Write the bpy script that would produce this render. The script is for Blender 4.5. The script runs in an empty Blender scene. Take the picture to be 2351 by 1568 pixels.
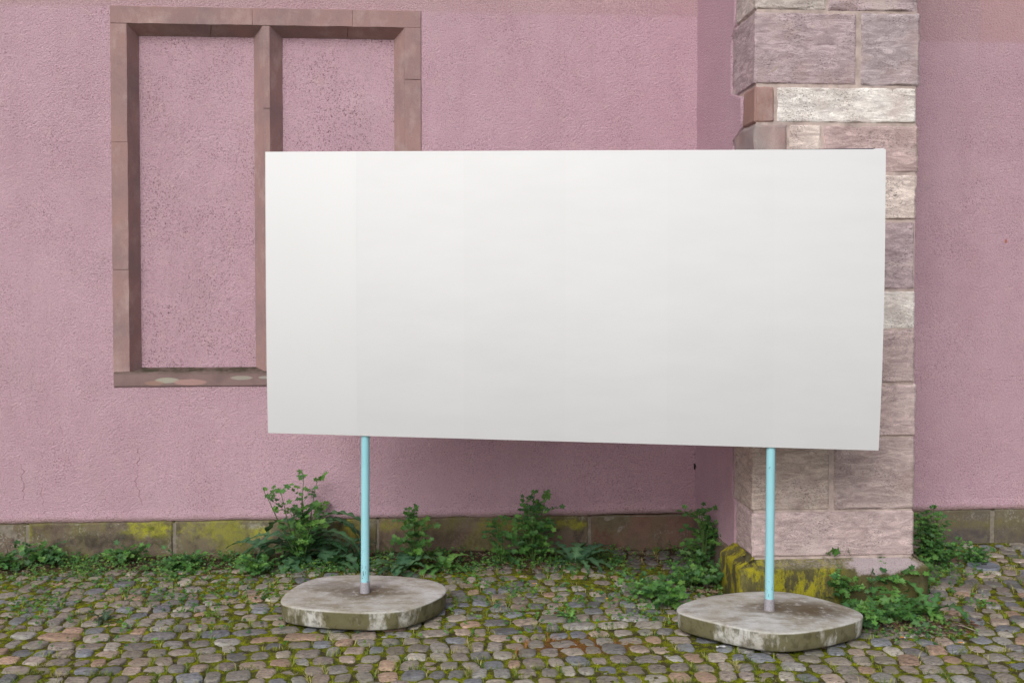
import bpy, math, random
from mathutils import Vector, Matrix, Euler, noise
from math import sin, cos, pi, radians
import numpy as np
random.seed(7)
S = bpy.context.scene
COL = S.collection
# ------------------------------------------------------------------ camera
F, CX, CY = 2450.0, 1175.5, 784.0          # focal length and centre, in pixels of a 2351 x 1568 picture
YAW, PITCH, SH = radians(-3.8), radians(-1.5), -0.034
cam = bpy.data.objects.new('camera', bpy.data.cameras.new('camera')); COL.objects.link(cam)
cam.location = (0, -9.21, 2.36); cam.rotation_euler = (pi/2+PITCH, 0, YAW)
cam.data.sensor_width = 36; cam.data.lens = F/2351*36; cam.data.shift_y = SH
cam.data.clip_end = 2000; S.camera = cam
# ------------------------------------------------------------------ light
SUN_EL, SUN_AZ = 36, -24                    # azimuth: degrees left of straight out from the wall
w = bpy.data.worlds.new('World'); S.world = w; w.use_nodes = True
wn = w.node_tree; bg = wn.nodes['Background']
sky = wn.nodes.new('ShaderNodeTexSky'); sky.sky_type = 'NISHITA'; sky.sun_disc = False
sky.sun_elevation = radians(SUN_EL); sky.dust_density = 4; sky.air_density = 1.0; sky.altitude = 200
sky.sun_rotation = radians(180+24)
hs = wn.nodes.new('ShaderNodeHueSaturation'); hs.inputs['Saturation'].default_value = 0.36
wn.links.new(sky.outputs[0], hs.inputs['Color']); wn.links.new(hs.outputs[0], bg.inputs['Color'])
bg.inputs['Strength'].default_value = 0.15
sl = bpy.data.lights.new('sun', 'SUN'); so = bpy.data.objects.new('sun', sl); COL.objects.link(so)
sl.energy = 1.3; sl.angle = radians(28); sl.color = (1, .99, .985)
el, az = radians(SUN_EL), radians(SUN_AZ)
sd = Vector((sin(az)*cos(el), -cos(az)*cos(el), sin(el)))          # towards the sun
so.rotation_euler = sd.to_track_quat('Z', 'Y').to_euler(); so.location = sd*20
S.view_settings.view_transform = 'Standard'; S.view_settings.look = 'None'
S.view_settings.exposure = -0.11; S.view_settings.gamma = 1

# ------------------------------------------------------------------ pixel -> point on a real plane
R3 = Euler((pi/2+PITCH, 0, YAW)).to_matrix()
def ray(x, y): return R3 @ Vector(((x-CX)/F, -(y-CY-SH*2351)/F, -1))
def onY(x, y, Y=0.0):
    d = ray(x, y); return cam.location + d*((Y-cam.location.y)/d.y)
def onZ(x, y, Z=0.0):
    d = ray(x, y); return cam.location + d*((Z-cam.location.z)/d.z)
def onX(x, y, X):
    d = ray(x, y); return cam.location + d*((X-cam.location.x)/d.x)

# ------------------------------------------------------------------ object helpers
def tag(o, label=None, cat=None, group=None, kind=None):
    if label: o['label'] = label
    if cat: o['category'] = cat
    if group: o['group'] = group
    if kind: o['kind'] = kind
    return o
def empty(name, loc=(0, 0, 0)):
    o = bpy.data.objects.new(name, None); o.location = loc; o.empty_display_size = .1
    COL.objects.link(o); return o
class MB:
    def __init__(s): s.v = []; s.f = []; s.c = []; s.m = []
    def vert(s, p, c=(1, 1, 1)): s.v.append(tuple(p)); s.c.append(tuple(c)); return len(s.v)-1
    def face(s, *i, m=0): s.f.append(i); s.m.append(m)
    def quad(s, a, b, c, d, col=(1, 1, 1), m=0):
        k = [s.vert(p, col) for p in (a, b, c, d)]; s.face(*k, m=m)
    def build(s, name, mats, parent=None, smooth=True, loc=None):
        me = bpy.data.meshes.new(name)
        off = Vector(loc) if loc is not None else Vector((0, 0, 0))
        me.from_pydata([(p[0]-off.x, p[1]-off.y, p[2]-off.z) for p in s.v], [], s.f)
        ca = me.color_attributes.new('tone', 'FLOAT_COLOR', 'POINT')
        arr = np.ones((len(s.v), 4), dtype=np.float32); arr[:, :3] = np.array(s.c, dtype=np.float32).reshape(-1, 3)
        ca.data.foreach_set('color', arr.ravel())
        if not isinstance(mats, (list, tuple)): mats = [mats]
        for m in mats: me.materials.append(m)
        me.polygons.foreach_set('material_index', s.m)
        me.polygons.foreach_set('use_smooth', [smooth]*len(s.f))
        me.update()
        o = bpy.data.objects.new(name, me); COL.objects.link(o)
        if parent is not None:
            o.parent = parent
            if loc is None: o.location = -parent.location      # vertices were given in world coordinates
        elif loc is not None: o.location = off
        return o
    def tube(s, pts, r0, r1=None, n=6, col=(1, 1, 1), cap=True):
        r1 = r0 if r1 is None else r1
        rings = []
        for i, p in enumerate(pts):
            p = Vector(p); a = Vector(pts[max(i-1, 0)]); b = Vector(pts[min(i+1, len(pts)-1)])
            t = (b-a).normalized(); u = t.cross(Vector((0.31, .2, .93)));
            if u.length < 1e-3: u = t.cross(Vector((1, 0, 0)))
            u.normalize(); v = t.cross(u); r = r0+(r1-r0)*i/max(1, len(pts)-1)
            rings.append([s.vert(p+(u*cos(2*pi*k/n)+v*sin(2*pi*k/n))*r, col) for k in range(n)])
        for a, b in zip(rings, rings[1:]):
            for k in range(n): s.face(a[k], a[(k+1) % n], b[(k+1) % n], b[k])
        if cap: s.face(*rings[0][::-1]); s.face(*rings[-1])
    def prism(s, outline, levels, col=(1, 1, 1)):
        """outline: list of (x,y); levels: list of (inset, z); closed top and bottom"""
        c = Vector((sum(p[0] for p in outline)/len(outline), sum(p[1] for p in outline)/len(outline)))
        n = len(outline); rings = []
        for ins, z in levels:
            rg = []
            for i, p in enumerate(outline):
                a = Vector(outline[i-1]); b = Vector(outline[(i+1) % n]); t = (b-a).normalized()
                nn = Vector((t.y, -t.x)); P = Vector(p)
                if nn.dot(P-c) < 0: nn = -nn
                P = P-nn*ins; rg.append(s.vert((P.x, P.y, z), col))
            rings.append(rg)
        for a, b in zip(rings, rings[1:]):
            for k in range(n): s.face(a[k], a[(k+1) % n], b[(k+1) % n], b[k])
        s.face(*rings[0][::-1]); s.face(*rings[-1])

# ------------------------------------------------------------------ material helpers
class NT:
    def __init__(s, name):
        s.mat = bpy.data.materials.new(name); s.mat.use_nodes = True
        s.t = s.mat.node_tree; s.b = s.t.nodes['Principled BSDF']
        s.tc = s.n('ShaderNodeTexCoord'); s.geo = s.n('ShaderNodeNewGeometry')
        s.pos = s.geo.outputs['Position']
        s.sep = s.n('ShaderNodeSeparateXYZ'); s.L(s.pos, s.sep.inputs[0])
        s.X, s.Y, s.Z = s.sep.outputs
    def n(s, k): return s.t.nodes.new(k)
    def L(s, a, b): s.t.links.new(a, b)
    def put(s, sock, v):
        if isinstance(v, (int, float)): sock.default_value = v
        elif isinstance(v, (tuple, list)): sock.default_value = tuple(v) if len(v) == len(sock.default_value) else tuple(v)+(1,)
        else: s.L(v, sock)
    def mapping(s, scale=(1, 1, 1), rot=(0, 0, 0), loc=(0, 0, 0), src=None):
        m = s.n('ShaderNodeMapping'); s.L(src or s.pos, m.inputs[0])
        m.inputs['Scale'].default_value = scale; m.inputs['Rotation'].default_value = rot; m.inputs['Location'].default_value = loc
        return m.outputs[0]
    def noise(s, scale, detail=3, rough=.55, vec=None, dist=0, color=False):
        k = s.n('ShaderNodeTexNoise'); s.L(vec or s.pos, k.inputs['Vector'])
        k.inputs['Scale'].default_value = scale; k.inputs['Detail'].default_value = detail
        k.inputs['Roughness'].default_value = rough; k.inputs['Distortion'].default_value = dist
        return k.outputs['Color' if color else 'Fac']
    def voro(s, scale, vec=None, feat='F1', out='Distance', rnd=1):
        k = s.n('ShaderNodeTexVoronoi'); k.feature = feat; s.L(vec or s.pos, k.inputs['Vector'])
        k.inputs['Scale'].default_value = scale; k.inputs['Randomness'].default_value = rnd
        return k.outputs[out]
    def ramp(s, v, *stops, interp='LINEAR'):
        k = s.n('ShaderNodeValToRGB'); k.color_ramp.interpolation = interp; s.L(v, k.inputs[0])
        e = k.color_ramp.elements
        while len(e) < len(stops): e.new(.5)
        for q, (p, c) in zip(e, stops):
            q.position = p; q.color = (c, c, c, 1) if isinstance(c, (int, float)) else tuple(c)+(1,)
        return k.outputs[0]
    def math(s, op, a, b=0, c=0, clamp=False):
        k = s.n('ShaderNodeMath'); k.operation = op; k.use_clamp = clamp
        for i, v in enumerate((a, b, c)): s.put(k.inputs[i], v)
        return k.outputs[0]
    def step(s, v, a, b):       # smooth 0..1 from a to b
        k = s.n('ShaderNodeMapRange'); k.interpolation_type = 'SMOOTHSTEP'; s.put(k.inputs[0], v)
        k.inputs[1].default_value = a; k.inputs[2].default_value = b; return k.outputs[0]
    def mix(s, f, a, b, mode='MIX'):
        k = s.n('ShaderNodeMix'); k.data_type = 'RGBA'; k.blend_type = mode
        s.put(k.inputs[0], f); s.put(k.inputs[6], a); s.put(k.inputs[7], b); return k.outputs[2]
    def attr(s, name='tone'):
        k = s.n('ShaderNodeVertexColor'); k.layer_name = name; return k.outputs[0]
    def spot(s, p, r, soft=.5, nz=None, amt=.0, sx=1, sz=1, sy=0):
        """mask: 1 inside a blob round world point p"""
        v = s.n('ShaderNodeVectorMath'); v.operation = 'SUBTRACT'; s.L(s.pos, v.inputs[0]); v.inputs[1].default_value = p
        m = s.n('ShaderNodeVectorMath'); m.operation = 'MULTIPLY'; s.L(v.outputs[0], m.inputs[0]); m.inputs[1].default_value = (1/sx, sy, 1/sz)
        l = s.n('ShaderNodeVectorMath'); l.operation = 'LENGTH'; s.L(m.outputs[0], l.inputs[0])
        d = l.outputs['Value']
        if nz is not None: d = s.math('ADD', d, s.math('MULTIPLY', s.math('SUBTRACT', nz, .5), amt))
        return s.math('SUBTRACT', 1, s.step(d, r*(1-soft), r))
    def bump(s, h, strength=.5, dist=.01, normal=None):
        k = s.n('ShaderNodeBump'); k.inputs['Strength'].default_value = strength; k.inputs['Distance'].default_value = dist
        s.L(h, k.inputs['Height'])
        if normal is not None: s.L(normal, k.inputs['Normal'])
        return k.outputs[0]
    def out(s, col, rough=.9, normal=None, spec=.2):
        s.put(s.b.inputs['Base Color'], col); s.put(s.b.inputs['Roughness'], rough)
        s.b.inputs['Specular IOR Level'].default_value = spec
        if normal is not None: s.L(normal, s.b.inputs['Normal'])
        return s.mat

PINK = (.500, .290, .352)
def stucco(name, pits=0.25, seam=True):
    n = NT(name)
    grain = n.noise(85, 3, .75); grain2 = n.noise(34, 3, .6); vg = n.voro(70)
    big = n.noise(.7, 4, .6); mid = n.noise(5, 4, .6)
    streak = n.noise(1.6, 4, .6, n.mapping((2.2, 1, .35)))
    c = n.mix(n.ramp(big, (.3, 0), (.7, 1)), (.645, .435, .518), (.565, .368, .440))
    c = n.mix(n.math('MULTIPLY', n.ramp(streak, (.45, 0), (.75, 1)), .45), c, (.50, .325, .375))
    c = n.mix(n.math('MULTIPLY', n.ramp(mid, (.45, 0), (.8, 1)), .35), c, (.67, .48, .53))
    c = n.mix(n.math('MULTIPLY', n.ramp(n.noise(160, 2), (.35, 1), (.55, 0)), .5), c, (.34, .20, .235))
    warm = n.noise(9, 3, .6)
    c = n.mix(n.math('MULTIPLY', n.ramp(warm, (.58, 0), (.8, 1)), .45), c, (.62, .43, .40))
    dirt = n.noise(2.1, 6, .7, n.mapping((1, 1, .8), loc=(11, 3, 5)))
    c = n.mix(n.math('MULTIPLY', n.ramp(dirt, (.56, 0), (.74, 1)), .35), c, (.45, .33, .35))
    c = n.mix(n.math('MULTIPLY', n.ramp(n.noise(130, 3, .8, n.mapping(loc=(1, 9, 2))), (.62, 0), (.74, 1)), .5), c, (.80, .62, .68))
    # dirt caught in the hollows of the render
    pit = n.ramp(grain, (.36, 1), (.45, 0))
    area = n.ramp(n.noise(2.6, 3, .6), (.40, .35), (.62, 1.0))
    c = n.mix(n.math('MULTIPLY', n.math('MULTIPLY', pit, area), min(1, pits*2.6)), c, (.13, .065, .065))
    rough_sel = None
    if seam:
        zl = onY(900, 27).z; zr = onY(2230, 97).z
        xsp = onY(2000, 50).x
        side = n.math('GREATER_THAN', n.X, xsp)
        lim = n.math('ADD', zl, n.math('MULTIPLY', side, zr-zl))
        nz = n.math('MULTIPLY', n.math('SUBTRACT', n.noise(14, 4), .5), .03)
        d = n.math('ADD', n.math('SUBTRACT', n.Z, lim), nz)
        up = n.step(d, -.018, .018)
        coarse = n.voro(95)
        cc = n.mix(n.ramp(n.noise(110, 2, .6), (.40, 0), (.62, 1)), (.36, .235, .24), (.66, .47, .47))
        cc = n.mix(n.ramp(n.noise(2, 3), (.4, .1), (.7, .65)), cc, (.42, .25, .27))
        xr = onY(2252, 60).x
        cc = n.mix(n.math('MULTIPLY', n.math('GREATER_THAN', n.X, xr), .65), cc, (.52, .31, .30))
        c = n.mix(n.math('MULTIPLY', up, .62), c, cc)
        # thin cracks
        def crack(x, y0, y1, wob, seed, wd=.0035):
            nonlocal c
            p0 = onY(x, y0); p1 = onY(x, y1)
            wv = n.noise(3.2, 4, .6, n.mapping((0, 0, 1), loc=(seed, seed, 0)))
            dx = n.math('SUBTRACT', n.math('SUBTRACT', n.X, p0.x), n.math('MULTIPLY', n.math('SUBTRACT', wv, .5), wob))
            m = n.math('SUBTRACT', 1, n.step(n.math('ABSOLUTE', dx), wd*.3, wd))
            m = n.math('MULTIPLY', m, n.math('MULTIPLY', n.math('LESS_THAN', n.Z, p0.z), n.math('GREATER_THAN', n.Z, p1.z)))
            m = n.math('MULTIPLY', m, n.ramp(n.noise(18, 2), (.35, 0), (.6, .8)))
            c = n.mix(m, c, (.20, .09, .08))
        crack(322, 1030, 1160, .35, 3.1, .006); crack(45, 1060, 1150, .5, 8.7, .006)
        crack(105, 1120, 1200, .4, 1.7, .003)
        for (x, y, r, col_, a) in ((2310, 552, .022, (.45, .13, .05), .9), (985, 1022, .02, (.72, .52, .55), .8),
                                   (150, 1050, .05, (.47, .30, .32), .3), (25, 955, .12, (.48, .32, .35), .2),
                                   (1480, 905, .3, (.40, .22, .25), .4), (205, 1090, .16, (.50, .34, .36), .2)):
            m = n.spot(onY(x, y), r, .7, n.noise(22, 3), .06, sx=.6, sz=1.3)
            c = n.mix(n.math('MULTIPLY', m, a), c, col_)
        # damp, lightly soiled strip just above the plinth
        zp = onY(500, 1195).z
        dz = n.math('SUBTRACT', n.Z, n.math('ADD', zp, n.math('MULTIPLY', n.noise(5, 3), .05)))
        m = n.math('SUBTRACT', 1, n.step(dz, -.02, .035))
        c = n.mix(n.math('MULTIPLY', m, .55), c, (.27, .19, .14))
    h = n.math('ADD', n.math('ADD', grain, n.math('MULTIPLY', vg, -.5)), n.math('MULTIPLY', grain2, .25))
    nm = n.bump(h, .85, .015)
    return n.out(c, .92, nm, .15)

def sandstone(name, layered=True, scale=1.0, joint=False):
    n = NT(name); t = n.attr()
    vec = n.mapping((1.0, 1.0, 3.6), rot=(0, .09, 0))
    lay = n.noise(6.5, 8, .74, vec, 1.1); fine = n.noise(150, 3, .7); sp = n.noise(58, 3, .7)
    blot = n.noise(3.0, 4, .6)
    c = t
    if layered:
        c = n.mix(n.ramp(lay, (.48, 0), (.66, .95)), c, n.mix(1.0, t, (1.6, 1.62, 1.62), 'MULTIPLY'))
        c = n.mix(n.ramp(lay, (.30, .9), (.47, 0)), c, n.mix(1.0, t, (.56, .51, .54), 'MULTIPLY'))
        c = n.mix(n.ramp(blot, (.52, 0), (.72, .45)), c, (.40, .28, .255))
        c = n.mix(n.math('MULTIPLY', n.ramp(n.noise(2.3, 6, .72, n.mapping((1, 1, 1.5), loc=(3, 8, 1))), (.55, 0), (.66, 1)), .7), c, (.60, .50, .475))
        c = n.mix(n.math('MULTIPLY', n.ramp(n.noise(1.7, 5, .65, n.mapping((1, 1, 1.2), loc=(9, 2, 4))), (.56, 0), (.70, 1)), .4), c, (.43, .29, .27))
        pitm = n.math('MULTIPLY', n.ramp(n.noise(95, 3, .7, n.mapping((.7, .7, 1.6))), (.36, 1), (.46, 0)), n.ramp(n.noise(4, 3), (.42, .15), (.6, 1)))
        c = n.mix(n.math('MULTIPLY', pitm, .9), c, (.10, .085, .085))
    else:
        c = n.mix(n.ramp(blot, (.42, 0), (.70, .7)), c, (.37, .225, .205))
        c = n.mix(n.math('MULTIPLY', n.ramp(n.noise(5, 6, .7, n.mapping((1, 1, .6), loc=(7, 0, 2))), (.50, 0), (.66, 1)), .5), c, (.52, .39, .36))
        c = n.mix(n.math('MULTIPLY', n.ramp(n.noise(1.9, 5, .65), (.45, 0), (.66, 1)), .6), c, (.215, .165, .175))
        c = n.mix(n.math('MULTIPLY', n.ramp(n.noise(110, 2, .6), (.24, 1), (.34, 0)), .7), c, (.07, .045, .04))
    c = n.mix(n.math('MULTIPLY', n.ramp(fine, (.35, 1), (.5, 0)), .25), c, (.16, .12, .12))
    if layered:
        h = n.math('ADD', n.math('MULTIPLY', lay, 1.6), n.math('ADD', n.math('MULTIPLY', sp, .8), n.math('MULTIPLY', fine, .35)))
        nm = n.bump(h, .6, .010)
    else:
        tool = n.noise(30, 2, .5, n.mapping((.25, .25, 5)))
        h = n.math('ADD', n.math('MULTIPLY', tool, .4), n.math('MULTIPLY', fine, .6)); nm = n.bump(h, .45, .006)
    return n.out(c, .9, nm, .15)

def plinth_mat(name, yellow=1.0, spots=(), dark=.8):
    n = NT(name); t = n.attr()
    big = n.noise(2.2, 5, .62); m1 = n.noise(7, 5, .65); fine = n.noise(120, 3, .7)
    c = n.mix(n.ramp(big, (.40, 0), (.62, 1)), t, (.16, .135, .085))
    c = n.mix(n.math('MULTIPLY', n.ramp(m1, (.48, 0), (.62, 1)), dark), c, (.075, .06, .05))
    alg = n.noise(3.5, 5, .65, n.mapping((1, 1, .6), loc=(4, 2, 7)))
    c = n.mix(n.math('MULTIPLY', n.ramp(alg, (.47, 0), (.66, 1)), .6*yellow), c, (.20, .20, .035))
    lich = n.math('MULTIPLY', n.ramp(n.noise(48, 4, .7), (.52, 0), (.60, 1)), n.ramp(n.noise(3.0, 3, .6, n.mapping(loc=(9, 1, 3))), (.50, 0), (.62, 1)))
    c = n.mix(n.math('MULTIPLY', lich, .35), c, (.50, .50, .43))
    nzz = n.noise(13, 5, .7); patchy = n.noise(24, 5, .75)
    for (p, r, sx, sz, a, col_) in spots:
        m = n.math('MULTIPLY', n.spot(p, r*1.1, .75, nzz, r*2.6, sx=sx, sz=sz), n.ramp(patchy, (.40, .25), (.58, 1)))
        c = n.mix(n.math('MULTIPLY', m, a), c, col_)
    c = n.mix(n.math('MULTIPLY', n.ramp(fine, (.35, 1), (.5, 0)), .35), c, (.06, .05, .04))
    h = n.math('ADD', n.math('MULTIPLY', m1, 1.5), n.math('MULTIPLY', fine, .5))
    return n.out(c, .92, n.bump(h, .7, .012), .15)

def simple(name, col, rough=.9, nscale=40, var=.25, bump=.3, spec=.2, use_attr=False):
    n = NT(name); nz = n.noise(nscale, 4, .6)
    base = n.attr() if use_attr else col
    c = n.mix(n.ramp(nz, (.3, 0), (.7, 1)), n.mix(1.0, base, (1-var,)*3, 'MULTIPLY'), n.mix(1.0, base, (1+var*.4,)*3, 'MULTIPLY'))
    return n.out(c, rough, n.bump(nz, bump, .005), spec)

def leaf_mat(name):
    n = NT(name); t = n.attr(); nz = n.noise(60, 3)
    c = n.mix(n.ramp(nz, (.3, 0), (.7, 1)), n.mix(1.0, t, (.75, .75, .75), 'MULTIPLY'), n.mix(1.0, t, (1.15, 1.15, 1.1), 'MULTIPLY'))
    n.out(c, .5, n.bump(nz, .25, .004), .35)
    tr = n.n('ShaderNodeBsdfTranslucent'); n.L(n.mix(1.0, c, (1.1, 1.25, .6), 'MULTIPLY'), tr.inputs[0])
    ms = n.n('ShaderNodeMixShader'); ms.inputs[0].default_value = .28
    n.L(n.b.outputs[0], ms.inputs[1]); n.L(tr.outputs[0], ms.inputs[2])
    n.L(ms.outputs[0], n.t.nodes['Material Output'].inputs['Surface']); return n.mat

M = {}
M['stucco'] = stucco('pink_stucco', .28)
M['stucco_in'] = stucco('pink_stucco_pitted', .40, seam=False)
M['stucco_side'] = stucco('pink_stucco_side', .12, seam=False)
M['frame'] = sandstone('dressed_red_sandstone', False)
M['stone'] = sandstone('layered_sandstone', True)
M['mortar'] = simple('lime_mortar', (.36, .30, .24), .95, 60, .3, .5)
M['leaf'] = leaf_mat('leaf_green')
M['stem'] = simple('stem_green', (.1, .15, .04), .7, 40, .2, .1, use_attr=True)
M['litter'] = simple('dead_leaf', (.1, .06, .04), .8, 60, .35, .3, use_attr=True)

# ================================================================== THE BUILDING
def rough_block(mb, x0, x1, y0, y1, z0, z1, tone, cell=.045, rad=.012, amp=.004, faces='FLRTB', seed=0, skew=None):
    """a stone block with worn edges. y0 = front (towards the street)"""
    seed = seed*7.31
    def deform(p):
        q = Vector(p)
        dx = min(q.x-x0, x1-q.x); dy = min(q.y-y0, y1-q.y); dz = min(q.z-z0, z1-q.z)
        c = Vector(((x0+x1)/2, (y0+y1)/2, (z0+z1)/2))
        e = 0
        def fall(d): return max(0.0, 1-d/rad)
        fx, fy, fz = fall(dx), fall(dy), fall(dz)
        inx = rad*.55*max(fy, fz)*fx; iny = rad*.55*max(fx, fz)*fy; inz = rad*.55*max(fx, fy)*fz
        nz = Vector(p)*9+Vector((seed, seed*.7, -seed))
        wob = noise.noise(nz)*amp; wob2 = noise.noise(nz*3.1)*amp*.5
        q.x += (inx-wob*fx*1.8)*(1 if q.x < c.x else -1)
        q.z += (inz-wob*fz*1.5)*(1 if q.z < c.z else -1)
        q.y += (iny+(wob+wob2)*(1-.3*max(fx, fz)))*(1 if q.y < c.y else -1)
        if fx > 0 and fy < 1: q.x += (wob+wob2)*(1 if q.x < c.x else -1)
        return q
    def lin(a, b):
        n = max(2, int(round((b-a)/cell))); L = [a+(b-a)*i/n for i in range(n+1)]
        L = sorted(set(L+[a+rad*.5, a+rad, a+rad*1.7, b-rad*.5, b-rad, b-rad*1.7])); return L
    xs, ys, zs = lin(x0, x1), lin(y0, y1), lin(z0, z1)
    def grid(A, B, fn, flip):
        idx = [[mb.vert(deform(fn(a, b)), tone) for b in B] for a in A]
        for i in range(len(A)-1):
            for j in range(len(B)-1):
                f = (idx[i][j], idx[i+1][j], idx[i+1][j+1], idx[i][j+1])
                mb.face(*(f[::-1] if flip else f))
    if 'F' in faces: grid(xs, zs, lambda a, b: (a, y0, b), False)
    if 'L' in faces: grid(ys, zs, lambda a, b: (x0, a, b), True)
    if 'R' in faces: grid(ys, zs, lambda a, b: (x1, a, b), False)
    if 'T' in faces: grid(xs, ys, lambda a, b: (a, b, z1), False)
    if 'B' in faces: grid(xs, ys, lambda a, b: (a, b, z0), True)
def box(mb, x0, x1, y0, y1, z0, z1, tone=(1, 1, 1), skip=''):
    P = lambda x, y, z: (x, y, z)
    if 'F' not in skip: mb.quad(P(x0, y0, z0), P(x1, y0, z0), P(x1, y0, z1), P(x0, y0, z1), tone)
    if 'K' not in skip: mb.quad(P(x1, y1, z0), P(x0, y1, z0), P(x0, y1, z1), P(x1, y1, z1), tone)
    if 'L' not in skip: mb.quad(P(x0, y1, z0), P(x0, y0, z0), P(x0, y0, z1), P(x0, y1, z1), tone)
    if 'R' not in skip: mb.quad(P(x1, y0, z0), P(x1, y1, z0), P(x1, y1, z1), P(x1, y0, z1), tone)
    if 'T' not in skip: mb.quad(P(x0, y0, z1), P(x1, y0, z1), P(x1, y1, z1), P(x0, y1, z1), tone)
    if 'B' not in skip: mb.quad(P(x0, y1, z0), P(x1, y1, z0), P(x1, y0, z0), P(x0, y0, z0), tone)

building = tag(empty('building', (0, 0, 0)), 'pink stuccoed building front with blind stone window, sandstone buttress and mossy plinth', 'building')
XL, XR, ZT = -11.0, 12.0, 8.0
XB = onY(1600, 700).x                                   # plane of the buttress' left side
YB = onX(1730, 700, XB).y                               # plane of its front
XBR = onY(2103, 800, YB).x
ZP = onY(400, 1194).z                                   # top of the plinth
print('buttress', XB, XBR, YB, 'plinth', ZP)
# window rectangles on the wall plane
wx0 = onY(257, 450).x; wx1 = onY(967, 200).x; wz1 = onY(600, 20).z; wz0 = onY(450, 887).z
D = .12                                                 # recess of the blind lights
lf = [(onY(294, 300).x, onY(605, 300).x), (onY(621, 300).x, onY(929, 200).x)]
fz1 = onY(600, 60).z; fz0 = onY(450, 853).z
lb = [(onY(320, 300, D).x, onY(584, 300, D).x), (onY(649, 300, D).x, onY(905, 200, D).x)]
bz1 = onY(600, 87, D).z; bz0 = onY(450, 843, D).z
# --- wall sheet with a hole for the window, thickness behind
def wall_sheet(name, x0, x1, holes, mat, parent, y=0.0, z0=None, z1=ZT):
    mb = MB(); xs = sorted({x0, x1, *[h[0] for h in holes], *[h[1] for h in holes]})
    zs = sorted({z0, z1, *[h[2] for h in holes], *[h[3] for h in holes]})
    # fine subdivision so the render's surface is slightly uneven
    def sub(L, c):
        o = []
        for a, b in zip(L, L[1:]):
            n = max(1, int((b-a)/c)); o += [a+(b-a)*i/n for i in range(n)]
        return o+[L[-1]]
    xs, zs = sub(xs, .12), sub(zs, .12)
    def in_hole(a, b): return any(h[0]-1e-6 <= a and b[0] <= h[1]+1e-6 and h[2]-1e-6 <= b[1] and b[2] <= h[3]+1e-6 for h in holes)
    idx = {}
    def vid(i, j):
        if (i, j) not in idx:
            p = Vector((xs[i], y, zs[j])); edge = any(abs(p.x-h[0]) < .02 or abs(p.x-h[1]) < .02 for h in holes) and False
            idx[(i, j)] = mb.vert((p.x, y-.006*noise.noise(p*.9)-.003*noise.noise(p*3), p.z))
        return idx[(i, j)]
    for i in range(len(xs)-1):
        for j in range(len(zs)-1):
            cx, cz = (xs[i]+xs[i+1])/2, (zs[j]+zs[j+1])/2
            if any(h[0] < cx < h[1] and h[2] < cz < h[3] for h in holes): continue
            mb.face(vid(i, j), vid(i+1, j), vid(i+1, j+1), vid(i, j+1))
    # back, ends and top
    box(mb, x0, x1, y+.02, y+.45, z0, z1, skip='F')
    return mb.build(name, mat, parent)
wall_sheet('wall', XL, XR, [(wx0+.004, wx1-.004, wz0+.004, wz1-.004)], M['stucco'], building, z0=ZP)
mb = MB(); box(mb, wx0-.02, wx1+.02, D+.001, D+.01, wz0-.02, wz1+.02, skip='K')   # shell behind the window
core = MB()

# --- blind window
win = empty('blind_window', (0, 0, 0)); win.parent = building
PR = -.010                                              # frame stands 10 mm proud of the stucco
TON = lambda: (lambda k: tuple(v*k for v in (.35, .222, .212)))(random.uniform(.97, 1.03))
g = .0002
def splay(mb, pts, tone):
    """bilinear patch, 4 corners, small noise"""
    a, b, c, d = [Vector(p) for p in pts]; nu = max(2, int((b-a).length/.06)); nv = 4
    idx = []
    for i in range(nu+1):
        r = []
        for j in range(nv+1):
            u, v = i/nu, j/nv; p = a*(1-u)*(1-v)+b*u*(1-v)+c*u*v+d*(1-u)*v
            r.append(mb.vert(p+Vector((0, noise.noise(p*12)*.0015, 0)), tone))
        idx.append(r)
    for i in range(nu):
        for j in range(nv): mb.face(idx[i][j], idx[i+1][j], idx[i+1][j+1], idx[i][j+1])
def yz(D_): return [onY(600, q).z for q in D_]
# surround: jambs, lintel (each made of a few blocks)
sm = MB()
jz = [fz0]+yz([620, 330])+[fz1]
def jamb(mb, xo, xf, xb, zj, right, m=0):
    """xo outer x, xf inner front x, xb inner back x"""
    for k, (a, b) in enumerate(zip(zj, zj[1:])):
        t = TON(); x0_, x1_ = min(xo, xf), max(xo, xf)
        rough_block(mb, x0_, x1_, PR, .05, a+g, b-g, t, .05, .0035, .003, 'FLRTB' if 1 else 'F', seed=k+xo)
        # splay for this block: z limits follow the mitre at the first and last block
        za_b = bz0 if k == 0 else a+g; zb_b = bz1 if k == len(zj)-2 else b-g
        P = [(xf, PR+.002, a+g), (xf, PR+.002, b-g), (xb, D, zb_b), (xb, D, za_b)]
        splay(mb, P if right else P[::-1], t)
jamb(sm, wx0, lf[0][0], lb[0][0], jz, True)
jamb(sm, wx1, lf[1][1], lb[1][1], [fz0]+yz([500, 180])+[fz1], False)
lx = [wx0, onY(590, 40).x, wx1]
lx = [wx0, onY(345, 40).x+.0, onY(585, 40).x, onY(835, 40).x, wx1]
lx = [wx0, onY(580, 40).x, onY(810, 40).x, wx1]
for k, (a, b) in enumerate(zip(lx, lx[1:])):
    rough_block(sm, a+g, b-g, PR, .05, fz1+g, wz1, TON(), .05, .0035, .003, seed=k+40)
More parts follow.
